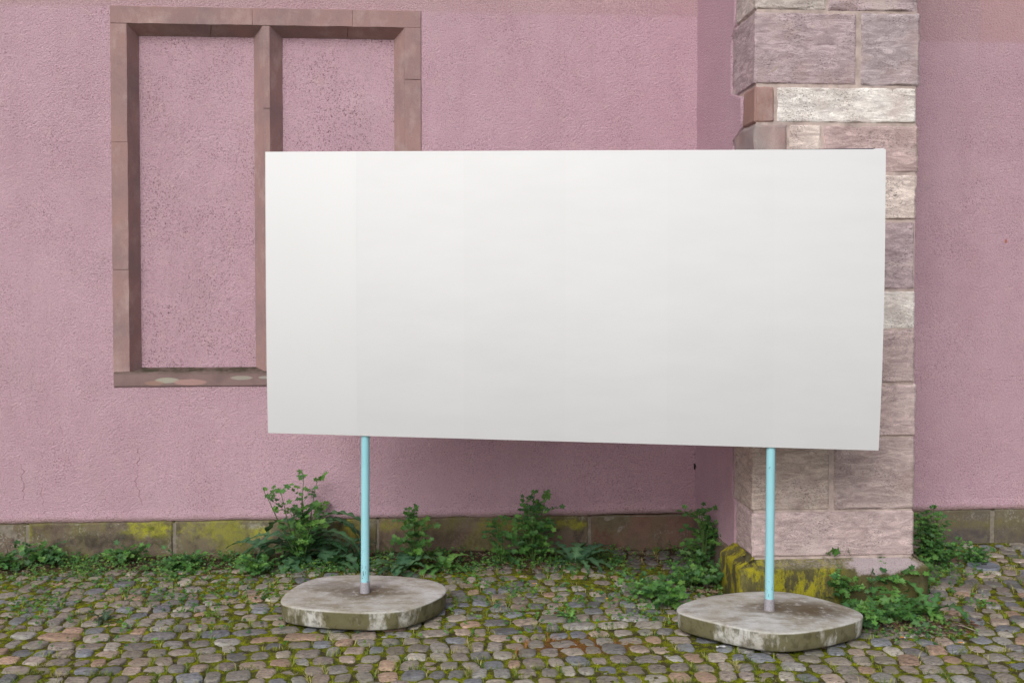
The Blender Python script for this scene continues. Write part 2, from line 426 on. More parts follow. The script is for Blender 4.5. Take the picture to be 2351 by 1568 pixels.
for (f0, f1), (b0, b1), cuts in ((lf[0], lb[0], [.62]), (lf[1], lb[1], [.58])):
    us = [0]+cuts+[1]
    for u0, u1 in zip(us, us[1:]):
        t = TON(); L = lambda a, b, u: a+(b-a)*u
        e0 = .002 if u0 > 0 else 0; e1 = .002 if u1 < 1 else 0
        P = [(L(f0, f1, u0)+e0, PR+.002, fz1), (L(f0, f1, u1)-e1, PR+.002, fz1), (L(b0, b1, u1)-e1, D, bz1), (L(b0, b1, u0)+e0, D, bz1)]
        splay(sm, P, t)
sm.build('surround', M['frame'], win)
# mullion
mm = MB(); zj = [fz0]+yz([560, 250])+[fz1]
for k, (a, b) in enumerate(zip(zj, zj[1:])):
    t = TON(); rough_block(mm, lf[0][1], lf[1][0], PR, .05, a+g*.5, b-g*.5, t, .08, .003, .0012, 'FLR', seed=k+70)
    za = bz0 if k == 0 else a+g*.5; zb = bz1 if k == len(zj)-2 else b-g*.5
    splay(mm, [(lf[0][1], PR+.002, b-g*.5), (lf[0][1], PR+.002, a+g*.5), (lb[0][1], D, za), (lb[0][1], D, zb)], t)
    splay(mm, [(lf[1][0], PR+.002, a+g*.5), (lf[1][0], PR+.002, b-g*.5), (lb[1][0], D, zb), (lb[1][0], D, za)], t)
mm.build('mullion', M['frame'], win)
# sill with weathered top
n = NT('sill_stone'); t = n.attr()
c = n.mix(n.ramp(n.noise(6, 4), (.4, 0), (.7, .6)), t, (.15, .105, .10))
for (x, y, r, sx, sz, cc, a) in ((385, 873, .075, 1.5, .35, (.38, .37, .30), .85), (437, 877, .085, 1.8, .35, (.40, .25, .23), .9),
                           (555, 867, .065, 1.6, .30, (.36, .34, .29), .8), (355, 879, .06, 1.5, .35, (.36, .22, .17), .6), (610, 866, .045, 1.4, .3, (.36, .36, .31), .8)):
    m = n.spot(onY(x, y), r, .25, n.noise(14, 3), .02, sx=sx, sz=sz); c = n.mix(n.math('MULTIPLY', m, a), c, cc)
up = n.n('ShaderNodeSeparateXYZ'); n.L(n.geo.outputs['Normal'], up.inputs[0])
c = n.mix(n.math('MULTIPLY', n.step(n.Z, fz0-.03, fz0+.01), n.ramp(n.noise(12, 4, .7, n.mapping((1, 1, 2))), (.38, .3), (.6, 1))), c, (.055, .052, .03))
M['sill'] = n.out(c, .9, n.bump(n.noise(60, 4, .7), .5, .006), .15)
si = MB(); t = (.245, .168, .162)
sx = [wx0, onY(560, 870).x+.9, wx1]
sx = [wx0, onY(700, 870).x, wx1]
for k, (a, b) in enumerate(zip(sx, sx[1:])):
    rough_block(si, a+g, b-g, PR-.004, .05, wz0, fz0-g, t, .06, .007, .0025, seed=k+90)
for (f0, f1), (b0, b1) in zip(lf, lb):
    splay(si, [(f1, PR+.004, fz0-g), (f0, PR+.004, fz0-g), (b0, D, bz0), (b1, D, bz0)], t)
si.build('sill', M['sill'], win)
for (b0, b1) in lb:
    p = MB(); nx, nz_ = 24, 50
    idx = [[p.vert((b0-.02+(b1-b0+.04)*i/nx, D+.004-.005*noise.noise(Vector((i*.3, 0, j*.3))), bz0-.02+(bz1-bz0+.04)*j/nz_)) for j in range(nz_+1)] for i in range(nx+1)]
    for i in range(nx):
        for j in range(nz_): p.face(idx[i][j], idx[i+1][j], idx[i+1][j+1], idx[i][j+1])
    p.build('infill', M['stucco_in'], win)
bk = MB(); box(bk, wx0-.01, wx1+.01, D+.02, D+.2, wz0-.01, wz1+.01)
bk.build('backing', M['mortar'], win)

# --- plinth
pb = [onY(x, 1230).x for x in (65, 400, 868, 1352)]
YEL = (.36, .36, .035)
spots = [(onY(345, 1213), .17, 1.6, .55, .95, YEL), (onY(325, 1222), .10, 1.3, .7, .9, YEL), (onY(600, 1222), .09, 1.5, .6, .9, YEL), (onY(66, 1225), .08, .45, 1.7, .75, YEL),
         (onY(505, 1212), .26, 1.6, .5, .5, YEL), (onY(540, 1232), .22, 1.0, .8, .6, (.24, .24, .04)), (onY(800, 1222), .14, 1.2, .9, .75, (.36, .31, .02)),
         (onY(895, 1208), .10, 1.3, .6, .6, YEL), (onY(960, 1207), .13, 1.8, .45, .5, YEL), (onY(1160, 1205), .2, 1.5, .4, .7, (.30, .31, .03)),
         (onY(1310, 1202), .12, 1.6, .5, .8, YEL), (onY(350, 1212), .04, 1.3, .8, .95, (.09, .10, .02)),
         (onY(240, 1240), .22, 2.2, .4, .7, (.04, .035, .03)), (onY(370, 1245), .12, 1.0, .6, .7, (.05, .05, .02)), (onY(110, 1215), .12, 1.4, .7, .6, (.10, .06, .06)),
         (onY(580, 1205), .10, 1.2, .4, .55, (.45, .45, .38)), (onY(980, 1232), .4, 2.2, .35, .6, (.075, .05, .035))]
M['plinth'] = plinth_mat('plinth_stone', 1.0, spots)
M['plinth_red'] = plinth_mat('plinth_red_stone', .15, [(onY(1380, 1240), .2, 1.2, .7, .6, (.12, .05, .04))], .35)
M['plinth_grey'] = plinth_mat('plinth_grey_stone', .35, [(onY(2190, 1232), .3, 1.6, .45, .75, (.075, .065, .075)), (onY(2250, 1203), .25, 2.5, .22, .7, (.17, .15, .06)), (onY(2320, 1232), .22, 1.5, .6, .7, (.09, .075, .075))], .3)
PY = -.008
def plinth_run(name, xs, tones, mat, parent, seed, gap=.004, ztop=ZP):
    m = MB()
    for k, (a, b) in enumerate(zip(xs, xs[1:])):
        rough_block(m, a+gap, b-gap, PY+random.uniform(-.006, .006), .30, -.25, ztop-random.uniform(0, .006), tones[k % len(tones)], .05, .016, .006, 'FLRT', seed+k)
    return m.build(name, mat, parent)
plinth_run('plinth', [XL, -9, -7.3, -5.6, pb[0], pb[1], pb[2], pb[3]], [(.20, .16, .12), (.17, .13, .10), (.19, .15, .11), (.17, .13, .10), (.17, .13, .10), (.19, .16, .11), (.21, .15, .115), (.24, .15, .12)], M['plinth'], building, 1, gap=.0025)
plinth_run('plinth', [pb[3], XB+.03], [(.22, .125, .10)], M['plinth_red'], building, 31, ztop=ZP-.01)
xr = onY(2278, 1230).x
plinth_run('plinth', [XBR-.2, xr, xr+1.5, xr+3.2, XR], [(.15, .125, .10), (.16, .13, .11)], M['plinth_grey'], building, 51, gap=.010)
m = MB(); box(m, XL+.1, XR-.1, 0.0, .3, -.2, ZP-.02, skip=''); m.v = [(x, y-.003 if y == 0.0 else y, z) for x, y, z in m.v]; m.build('joint_mortar', simple('plinth_joint_mortar', (.24, .21, .17), .95, 30, .35, .6), building)
# dark wobbling crack under the stucco edge, right of the middle: the render's ragged lower lip
lip = MB(); N = 260
def lipstrip(xa, xb, seed):
    top = []
    for i in range(N+1):
        x = xa+(xb-xa)*i/N; q = Vector((x*7, seed, 0))
        zb = ZP-.004+.010*noise.noise(q)+.005*noise.noise(q*4)
        yo = -.010-.008*(noise.noise(q*2)+.3)
        zb = ZP-.006+.012*noise.noise(q*.5)+.006*noise.noise(q*4); k_y = noise.noise(q*3)*.002
        top.append([lip.vert((x, -.002-.006*noise.noise(Vector((x*.9, 0, ZP*.9))), ZP+.09)), lip.vert((x, -.008+k_y, ZP+.03)), lip.vert((x, -.013+k_y*2, zb+.004)), lip.vert((x, 0.0, zb-.002))])
    for a, b in zip(top, top[1:]):
        for k in range(3): lip.face(a[k+1], b[k+1], b[k], a[k])
lipstrip(XL, XB, 1); lipstrip(XBR, XR, 5)
lip.build('render_edge', M['stucco'], building)

# --- buttress
but = empty('buttress', (0, 0, 0)); but.parent = building
def zb_(y): return onY(1900, y, YB).z
ccourse = [1279, 1173, 1006, 882, 757, 667, 507, 398, 285, 198, 27]
zc = [zb_(q) for q in ccourse]+[zb_(27)+.36, zb_(27)+.78, zb_(27)+1.2, zb_(27)+1.7, zb_(27)+2.1, zb_(27)+2.6]
def bx(x, y=600): return onY(x, y, YB).x
tan_, pk, gy, wh, cr = (.47, .385, .34), (.50, .39, .385), (.43, .335, .355), (.76, .72, .68), (.67, .57, .52)
gr = (.34, .28, .27); br = (.33, .20, .17)
cs = {0: ([XB, XBR], [pk]), 1: ([XB, bx(1910, 1100), XBR], [tan_, (.43, .34, .33)]), 2: ([XB, bx(1860), XBR], [pk, pk]), 3: ([XB, XBR], [pk]),
      4: ([XB, bx(1990), XBR], [gy, wh]), 5: ([XB, XBR], [gy]), 6: ([XB, bx(2010), XBR], [gy, cr]),
      7: ([XB, bx(1810, 350), bx(1888, 350), XBR], [(.33, .28, .27), cr, (.48, .36, .35)]), 8: ([XB, bx(1781, 240), XBR], [br, wh]),
      9: ([XB, bx(1973, 100), XBR], [gy, (.40, .33, .345)]), 10: ([XB, bx(1900, 10), XBR], [(.50, .44, .41), gy])}
# depth to which the side of each course runs back (from the zigzag of the quoins)
def yd(x, y): return onX(x, y, XB).y
qd = {0: yd(1690, 1200), 1: yd(1684, 1080), 2: yd(1700, 900), 3: yd(1684, 900), 4: yd(1700, 700), 5: yd(1684, 600), 6: yd(1700, 450), 7: yd(1684, 320), 8: yd(1705, 240), 9: yd(1681, 140), 10: yd(1690, 20)}
sh = MB()
for k in range(len(zc)-1):
    xs, ts = cs.get(k, ([XB, bx(1850+60*(k % 3)), XBR], [gy, pk]))
    q = qd.get(k, YB+.5); wide = .014 if k in (9, 1) else .006
    for j, (a, b) in enumerate(zip(xs, xs[1:])):
        first, last = j == 0, j == len(xs)-2
        f0_ = len(sh.m)
        a_ = a if first else a+wide; b_ = b-.0 if last else b-wide
        t = ts[j % len(ts)]
        out_ = random.uniform(-.014, .012) if last and k not in (0, 1) else 0
        rough_block(sh, a_+(random.uniform(-.003, .003) if first else 0), b_+out_, YB+random.uniform(-.004, .004), (q if first else YB+.5), zc[k]+.004, zc[k+1]-.004, t, .035, .014, .010, 'FLRTB', seed=k*5+j)
        if (k == 8 or k == 7) and first:
            for ff in range(len(sh.m)):
                if ff >= f0_: sh.m[ff] = 1
sh.build('shaft', [M['stone'], M['frame']], but)
mo = MB(); box(mo, XB+.014, XBR-.014, YB+.010, YB+.55, zc[0]-.05, zc[-1]-.02); mo.build('joint_mortar', simple('buttress_joint_mortar', (.52, .42, .385), .95, 12, .4, .8), but)
# rendered flank: a rough stucco skin overlapping the quoins
fl = MB(); ny, nz_ = 30, 90; zl0 = ZP
for X, flip, xo in ((XB, False, -.006), (XBR-.03, True, .006)):
    idx = []
    for i in range(ny+1):
        r = []
        for j in range(nz_+1):
            z = ZP-.03+(zc[-1]-ZP)*j/nz_
            # outer limit follows the quoins
            k = max(0, min(len(zc)-2, sum(1 for q in zc if q < z)-1)); lim = qd.get(k, YB+.5)
            lim = (lim if not flip else YB+.3)+.006*noise.noise(Vector((0, z*14, 3)))
            lim0 = lim
            y = 0.02+(lim0-0.02)*i/ny
            r.append(fl.vert((X+xo+.004*noise.noise(Vector((X, y*2, z*2))), y, z)))
        idx.append(r)
    for i in range(ny):
        for j in range(nz_):
            f = (idx[i][j], idx[i+1][j], idx[i+1][j+1], idx[i][j+1])
            fl.face(*(f[::-1] if flip else f))
    # closing lip at the outer edge
    e = [fl.vert((X+.03*(1 if not flip else -1), fl.v[idx[ny][j]][1]+.004, fl.v[idx[ny][j]][2])) for j in range(nz_+1)]
    for j in range(nz_):
        f = (idx[ny][j], e[j], e[j+1], idx[ny][j+1]); fl.face(*(f[::-1] if flip else f))
box(fl, XB+.006, XBR-.04, YB+.5, 0.0, ZP, zc[-1], skip='LRBK')
fl.build('stucco_flank', M['stucco_side'], but)
fp = MB(); rough_block(fp, XB-.03, XB+.3, YB+.46, -.02, -.25, ZP-.02, (.17, .12, .105), .05, .016, .006, 'FLT', 77)
fp.build('flank_plinth', M['plinth_red'], but); fp = MB()
rough_block(fp, XBR-.3, XBR+.03, YB+.46, -.02, -.25, ZP-.02, (.17, .12, .105), .05, .016, .006, 'FRT', 78)
fp.build('flank_plinth', M['plinth_red'], but)
# mossy base with weathered top
bz = zb_(1279); YB0 = YB-.08; bzs = onY(1800, 1306, YB0).z
bl, brt = onY(1701, 1320, YB0).x, onY(2135, 1320, YB0).x
print('base', bl, brt, YB0, bz, bzs)
bs = MB(); ring = []
prof = [(0, -.25), (0, .02), (0, bzs-.02), (.004, bzs-.004), (.02, bzs+.006), (.065, bzs+(bz-bzs)*.6), (.115, bz+.004), (.125, bz+.012)]
yb = YB+.46
n_x, n_y = 26, 12
path = [(bl, yb+(YB0-yb)*i/n_y, -1, 0) for i in range(n_y)]+[(bl, YB0, -1, -1)]+[(bl+(brt-bl)*i/n_x, YB0, 0, -1) for i in range(1, n_x)]+[(brt, YB0, 1, -1)]+[(brt, YB0+(yb-YB0)*i/n_y, 1, 0) for i in range(1, n_y+1)]
insx = {-1: (XB-bl)/.12, 1: (brt-XBR)/.12, 0: 0}
idx = []
for (x, y, sx_, sy_) in path:
    r = []
    for (ins, z) in prof:
        X = x-sx_*ins*insx[sx_]; Y = y-sy_*ins
        if sx_ and sy_: X += sx_*-.006; Y += .006
        q = Vector((x, y, z)); a = .010*noise.noise(q*6)+.005*noise.noise(q*17)
        X += sx_*a; Y += -abs(sy_)*a
        r.append(bs.vert((X, Y, z+.006*noise.noise(q*8))))
    idx.append(r)
for a, b in zip(idx, idx[1:]):
    for k in range(len(prof)-1): bs.face(a[k], b[k], b[k+1], a[k+1])
n = NT('mossy_base_stone')
big = n.noise(4, 5, .65); fine = n.noise(110, 3, .7)
c = n.mix(n.ramp(big, (.40, 0), (.6, 1)), (.085, .075, .04), (.15, .135, .05))
ye = n.math('MULTIPLY', n.ramp(n.noise(9, 5, .7, n.mapping((1, 1, .5))), (.46, 0), (.56, 1)), n.math('SUBTRACT', 1, n.step(n.X, onY(1880, 1300, YB0).x, onY(1960, 1300, YB0).x)))
c = n.mix(n.math('MULTIPLY', ye, .85), c, (.38, .345, .02))
dk = n.ramp(n.noise(22, 4, .7, n.mapping((1, 1, 1), loc=(3, 3, 3))), (.60, 0), (.66, 1))
c = n.mix(n.math('MULTIPLY', dk, .8), c, (.05, .045, .02))
top = n.step(n.Z, bzs-.015, bzs+.02)
lt = n.ramp(n.noise(60, 4, .7), (.45, .25), (.6, 1))
c = n.mix(n.math('MULTIPLY', n.math('MULTIPLY', top, lt), n.step(n.X, bl+.10, bl+.3)), c, (.30, .26, .22))
pale = n.spot(onY(2030, 1298, YB0), .26, .35, n.noise(10, 5, .75), .42, sx=1.1, sz=.32)
c = n.mix(n.math('MULTIPLY', pale, .9), c, (.46, .38, .40))
c = n.mix(n.math('MULTIPLY', n.ramp(fine, (.35, 1), (.5, 0)), .4), c, (.05, .05, .02))
low = n.math('SUBTRACT', 1, n.step(n.Z, .0, .12)); c = n.mix(n.math('MULTIPLY', low, .6), c, (.06, .065, .02))
M['moss_base'] = n.out(c, .95, n.bump(n.math('ADD', big, n.math('MULTIPLY', fine, .6)), .8, .014), .1)
bs.build('base_course', M['moss_base'], but)
# iron stub in the inner corner
st = MB(); p = onY(1597, 1070)
st.tube([(p.x-.004, .01, p.z+.004), (p.x, -.03, p.z+.006), (p.x+.003, -.038, p.z-.014)], .010, .006, 7)
st.prism([(p.x+.017*cos(a*pi/4), -.004+.006*sin(a*pi/4)) for a in range(8)], [(.002, p.z-.028), (0, p.z-.01), (0, p.z+.018), (.004, p.z+.024)])
st.build('iron_stub', simple('rusty_black_iron', (.02, .016, .014), .6), building)

# ================================================================== GROUND
EXT = dict(x0=-6.6, x1=6.9, y0=-6.0, y1=0.0)
gm = MB()
BIG = 300
E = EXT
def flat(x0, x1, y0, y1): gm.quad((x0, y0, -.022), (x1, y0, -.022), (x1, y1, -.022), (x0, y1, -.022))
flat(-BIG, E['x0'], -BIG, 60); flat(E['x1'], BIG, -BIG, 60); flat(E['x0'], E['x1'], -BIG, E['y0']); flat(E['x0'], E['x1'], .25, 60)
n = NT('far_cobbles')
v = n.mapping((1, 1.0, 1)); cell = n.voro(8, v, 'DISTANCE_TO_EDGE', 'Distance', .6); cid = n.voro(8, v, 'F1', 'Color', .6)
sepc = n.n('ShaderNodeSeparateColor'); n.L(cid, sepc.inputs[0])
c = n.mix(sepc.outputs[0], (.15, .13, .12), (.27, .22, .19)); c = n.mix(n.step(cell, .06, .12), (.10, .10, .03), c)
M['far'] = n.out(c, .85, n.bump(n.step(cell, .02, .25), .8, .03), .3)
tag(gm.build('ground', M['far']), kind='structure')

# moss / earth bed under the stones
nx, ny = 900, 430
X, Yg = np.meshgrid(np.linspace(E['x0'], E['x1'], nx), np.linspace(E['y0'], .25, ny), indexing='ij')
def vnoise(X, Y, sc, seed):
    rng = np.random.RandomState(seed); G = rng.rand(256, 256)
    x = X*sc+1000; y = Y*sc+1000; xi = np.floor(x).astype(int); yi = np.floor(y).astype(int); fx = x-xi; fy = y-yi
    fx = fx*fx*(3-2*fx); fy = fy*fy*(3-2*fy); g = lambda a, b: G[a % 256, b % 256]
    return (g(xi, yi)*(1-fx)+g(xi+1, yi)*fx)*(1-fy)+(g(xi, yi+1)*(1-fx)+g(xi+1, yi+1)*fx)*fy
def fbm(X, Y, sc, seed, o=4): return sum(vnoise(X, Y, sc*2**k, seed+k)*.5**k for k in range(o))/sum(.5**k for k in range(o))
def swell(x, y):                       # gentle unevenness of the whole ground
    return .010*noise.noise(Vector((x*.8, y*.8, 3)))+.004*noise.noise(Vector((x*2.3, y*2.3, 9)))
sw = np.zeros_like(X)
cs_x = np.linspace(E['x0'], E['x1'], 90); cs_y = np.linspace(E['y0'], .25, 50)
grid_s = np.array([[swell(a, b) for b in cs_y] for a in cs_x])
ix = (X-E['x0'])/(E['x1']-E['x0'])*89; iy = (Yg-E['y0'])/(.25-E['y0'])*49
a0 = np.clip(np.floor(ix).astype(int), 0, 88); b0 = np.clip(np.floor(iy).astype(int), 0, 48); fa = ix-a0; fb = iy-b0
sw = (grid_s[a0, b0]*(1-fa)+grid_s[a0+1, b0]*fa)*(1-fb)+(grid_s[a0, b0+1]*(1-fa)+grid_s[a0+1, b0+1]*fa)*fb
nearwall = np.clip((Yg+.55)/.35, 0, 1)*np.clip((onY(1430, 1270).x-X)/.4, 0, 1)
H = -.0102+.024*(fbm(X, Yg, 26, 5)-.5)+.020*(fbm(X, Yg, 4, 11)-.5)+sw+nearwall*.018+.009*np.clip(1-np.abs(Yg+1.15)/.85, 0, 1)*np.clip((fbm(X, Yg, 1.3, 31)-.38)*5, 0, 1)*(X < 2.7)
me = bpy.data.meshes.new('joint_moss'); 
co = np.stack([X, Yg, H], -1).reshape(-1, 3).astype(np.float32)
me.vertices.add(nx*ny); me.vertices.foreach_set('co', co.ravel())
I = (np.arange(nx-1)[:, None]*ny+np.arange(ny-1)[None, :]).ravel()
Q = np.stack([I, I+ny, I+ny+1, I+1], -1).astype(np.int32)
me.loops.add(Q.size); me.loops.foreach_set('vertex_index', Q.ravel()); me.polygons.add(len(Q))
me.polygons.foreach_set('loop_start', np.arange(0, Q.size, 4, dtype=np.int32)); me.polygons.foreach_set('loop_total', np.full(len(Q), 4, dtype=np.int32))
me.polygons.foreach_set('use_smooth', [True]*len(Q)); me.update(calc_edges=True)
n = NT('joint_moss')
k1 = n.noise(1.5, 4, .6); k2 = n.noise(16, 5, .7); k3 = n.noise(140, 3, .7)
c = n.mix(n.ramp(k2, (.38, 0), (.64, 1)), (.085, .10, .016), (.36, .40, .010))
soil = n.mix(n.noise(30, 4), (.050, .036, .026), (.11, .08, .055))
# bare earth close to the wall and in patches
nearw = n.math('MULTIPLY', n.step(n.math('ADD', n.Y, n.math('MULTIPLY', n.noise(4, 3), .5)), -.45, -.1), n.math('LESS_THAN', n.X, XB))
sm_ = n.math('MAXIMUM', n.ramp(k1, (.58, 0), (.72, .6)), nearw)
sm_ = n.math('MAXIMUM', sm_, n.ramp(n.noise(10, 4, .6, n.mapping(loc=(5, 5, 5))), (.50, 0), (.60, .85)))
c = n.mix(sm_, c, soil)
rp = onZ(1330, 1480); rust = n.spot((rp.x, rp.y, 0), .26, .6, n.noise(9, 4), .3, sx=1.9, sz=1, sy=1.2)
c = n.mix(n.math('MULTIPLY', rust, .85), c, (.26, .10, .035))
c = n.mix(n.math('MULTIPLY', n.ramp(k3, (.38, 1), (.56, 0)), .75), c, (.028, .030, .010))
mt = n.out(c, .95, n.bump(n.math('ADD', k3, k2), .9, .012), .1)
me.materials.append(mt); o = bpy.data.objects.new('moss', me); COL.objects.link(o)
tag(o, 'yellow green moss and dark earth filling the joints between the cobbles', 'moss', kind='stuff')

# the cobbles
rng = random.Random(11)
pal = [(.225, .205, .18), (.205, .188, .17), (.265, .235, .20), (.18, .168, .155), (.135, .133, .135), (.155, .165, .185), (.29, .205, .155), (.25, .215, .19), (.215, .185, .165), (.32, .30, .265), (.20, .19, .175), (.125, .13, .145), (.265, .215, .18), (.225, .20, .175), (.19, .168, .15), (.16, .17, .19), (.24, .235, .225)]
cob = MB(); stones = []
def warp(u, v):
    """row pattern -> ground. Rows run along the wall, bow slightly, and turn diagonal on the right"""
    x = u; y = v
    y += .07*sin(u*1.25+.6)+.03*sin(u*2.7+v)
    s = max(0.0, x-3.05-(-y-1.0)*.25); s2 = s*s/(s+.5)
    y -= s2*.50; x += .10*s2*sin(v*3)
    x += .05*sin(v*2.1+u*.4)
    return x, y
bases_xy = []
def stone(cx, cy, hw, hd, ang, col, z0, dome, rnd):
    nseg = 16; outline = []
    p = rnd.uniform(2.8, 6.5); ja = [rnd.uniform(.80, 1.08) for _ in range(4)]; jb = [rnd.uniform(.95, 1.05) for _ in range(nseg)]
    sk = rnd.uniform(-.2, .2); tx, ty = rnd.uniform(-.05, .05), rnd.uniform(-.05, .05)
    for i in range(nseg):
        a = 2*pi*i/nseg+.19; c_, s_ = cos(a), sin(a)
        r = (abs(c_)**p+abs(s_)**p)**(-1/p); qd_ = (a/(pi/2)) % 4; k = int(qd_); f = qd_-k
        r *= (ja[k]*(1-f)+ja[(k+1) % 4]*f)*jb[i]
        x, y = c_*r*hw, s_*r*hd; x += sk*y
        outline.append((x*cos(ang)-y*sin(ang), x*sin(ang)+y*cos(ang)))
    sd_ = rnd.uniform(0, 99)
    prof_ = [(1.04, -.055), (1.03, -.028), (1.0, -.013), (.955, -.0045), (.88, -.001), (.6, .0005), (.28, .001)]
    rings = []
    for (sc, dz) in prof_:
        rg = []
        for (x, y) in outline:
            X_, Y_ = cx+x*sc, cy+y*sc; q = Vector((X_*22+sd_, Y_*22, sd_)); top = 1 if dz > -.02 else 0
            z = z0+dz*dome+top*(noise.noise(q)*.004+noise.noise(q*2.4)*.0025+noise.noise(q*5)*.0012)+(x*tx+y*ty)*top*sc
            rg.append(cob.vert((X_, Y_, z), col))
        rings.append(rg)
    for a, b in zip(rings, rings[1:]):
        for k in range(nseg): cob.face(a[k], a[(k+1) % nseg], b[(k+1) % nseg], b[k])
    c0 = cob.vert((cx, cy, z0+.003+noise.noise(Vector((cx*22+sd_, cy*22, sd_)))*.003), col)
    for k in range(nseg): cob.face(rings[-1][k], rings[-1][(k+1) % nseg], c0)
v = 1.8; row = 0
rows = []; xmid_ = onY(1420, 1270).x
while v > E['y0']+.1:
    d = rng.uniform(.135, .175)
    long_row = -2.12 < v < -1.85
    if long_row: d *= 1.1
    rows.append((v-d/2, d, long_row)); v -= d; row += 1
for (vc, d, lr) in rows:
    u = E['x0']-1+rng.uniform(0, .1)
    while u < E['x1']+.6:
        wd = rng.uniform(.108, .165)*(1.6 if lr and rng.random() < .7 else 1)
        if rng.random() < .06: wd *= 1.25
        uc = u+wd/2; x, y = warp(uc, vc+rng.uniform(-.010, .010)); x2, y2 = warp(uc+.05, vc)
        ang = math.atan2(y2-y, x2-x)+rng.gauss(0, .06)
        u += wd
        if x < E['x0']+.07 or x > E['x1']-.07 or y < E['y0']+.06 or y > -.04: continue
        if x > bl+.02 and x < brt-.02 and y > YB0+.03: continue
        if x > XB and x < XBR and y > YB: continue
        if abs(y) < .1 and x < xmid_ and rng.random() < .5: continue
        hw = wd/2-rng.uniform(.003, .013); hd = d/2-rng.uniform(.002, .014)
        col = pal[rng.randrange(len(pal))]; k = rng.uniform(1.15, 1.8); 
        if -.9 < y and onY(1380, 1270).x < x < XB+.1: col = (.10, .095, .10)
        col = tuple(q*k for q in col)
        z0 = swell(x, y)+rng.gauss(0, .004)
        # where weeds and soil smother them the stones sit lower
        if y > -.45 and x < onY(1400, 1270).x: z0 -= .012
        stone(x, y, hw, hd, ang, col, z0, rng.uniform(.8, 1.5), rng); stones.append((x, y, hw, hd, ang, z0))
print('stones', len(stones))
n = NT('cobble_stone'); t = n.attr()
a1 = n.noise(28, 5, .65, n.mapping((1, 1.4, 1))); a2 = n.noise(150, 3, .7); a3 = n.noise(9, 4, .6)
c = n.mix(n.ramp(a1, (.35, 0), (.65, 1)), n.mix(1.0, t, (.62, .62, .62), 'MULTIPLY'), n.mix(1.0, t, (1.28, 1.24, 1.18), 'MULTIPLY'))
c = n.mix(n.math('MULTIPLY', n.ramp(n.noise(45, 4, .7, n.mapping((.5, 1.5, 1), loc=(2, 7, 1))), (.36, 1), (.45, 0)), .8), c, (.045, .04, .036))
c = n.mix(n.math('MULTIPLY', n.ramp(n.noise(38, 5, .75, n.mapping((.4, 1.7, 1), loc=(8, 3, 5))), (.54, 0), (.66, 1)), .6), c, n.mix(1.0, t, (1.7, 1.7, 1.65), 'MULTIPLY'))
c = n.mix(n.math('MULTIPLY', n.ramp(a3, (.60, 0), (.72, 1)), .35), c, (.34, .32, .28))
gk = n.math('MULTIPLY', n.ramp(n.noise(3.5, 4, .6), (.44, 0), (.68, .6)), n.ramp(a1, (.4, 0), (.6, 1)))
c = n.mix(gk, c, (.12, .12, .035))
M['cobble'] = n.out(c, .62, n.bump(n.math('ADD', n.math('ADD', a1, n.noise(60, 4, .75)), n.math('MULTIPLY', a2, .5)), .75, .013), .25)
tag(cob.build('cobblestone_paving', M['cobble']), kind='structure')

# ================================================================== THE SIGN
def chaikin(P, it=2):
    for _ in range(it):
        Q_ = []
        for i in range(len(P)):
            a, b = Vector(P[i]), Vector(P[(i+1) % len(P)]); Q_ += [tuple(a*.75+b*.25), tuple(a*.25+b*.75)]
        P = Q_
    return P
BT = .15                                                # top of the concrete bases
pl = onZ(838, 1360, BT); pr = onZ(1766, 1400, BT)
print('posts', pl, pr, (pr-pl).length)
sign = tag(empty('sign_stand', ((pl.x+pr.x)/2, (pl.y+pr.y)/2, 0)), 'large blank white board on two light blue posts standing in concrete slabs', 'sign')
def concrete(name, centre, hot):
    n = NT(name); b1 = n.noise(3.2, 5, .65); b2 = n.noise(14, 5, .7); f = n.noise(130, 3, .7)
    c = n.mix(n.ramp(b1, (.38, 0), (.62, 1)), (.56, .56, .54), (.36, .33, .26))
    c = n.mix(n.math('MULTIPLY', n.ramp(n.noise(9, 5, .7, n.mapping((.6, 1.6, 1), loc=(3, 1, 1))), (.48, 0), (.66, 1)), .55), c, (.185, .145, .095))
    for (dx, dy, r, sx_, a) in hot:
        m = n.spot((centre.x+dx, centre.y+dy, 0), r, .8, b2, .18, sx=sx_, sz=1e6, sy=1)
        c = n.mix(n.math('MULTIPLY', m, a), c, (.105, .075, .042))
    c = n.mix(n.math('MULTIPLY', n.ramp(b2, (.55, 0), (.66, 1)), .45), c, (.62, .63, .63))
    # algae on the sides, in vertical runs of their own shape
    sidez = n.math('SUBTRACT', 1, n.step(n.Z, BT-.014, BT-.004))
    run = n.noise(5.5, 5, .65, n.mapping((1, 1, .35), loc=(2, 5, 0)))
    c = n.mix(n.math('MULTIPLY', sidez, n.ramp(run, (.42, 0), (.50, .92))), c, (.125, .115, .05))
    c = n.mix(n.math('MULTIPLY', sidez, n.ramp(n.noise(16, 4, .6, n.mapping((1, 1, .8))), (.50, 0), (.62, .6))), c, (.07, .062, .03))
    c = n.mix(n.math('MULTIPLY', n.ramp(f, (.3, 1), (.42, 0)), .5), c, (.10, .09, .07))
    lum = n.math('ADD', n.math('MULTIPLY', b2, .8), f)
    return n.out(c, .88, n.bump(lum, .4, .006), .2)
OL = [(345, 1235), (380, 1185), (450, 1130), (560, 1065), (700, 1030), (860, 1021), (1080, 1020), (1300, 1028), (1500, 1043), (1640, 1070), (1715, 1108), (1732, 1150), (1700, 1190), (1600, 1240), (1480, 1285), (1370, 1318), (1200, 1332), (1000, 1332), (750, 1320), (550, 1300), (430, 1282), (362, 1262)]
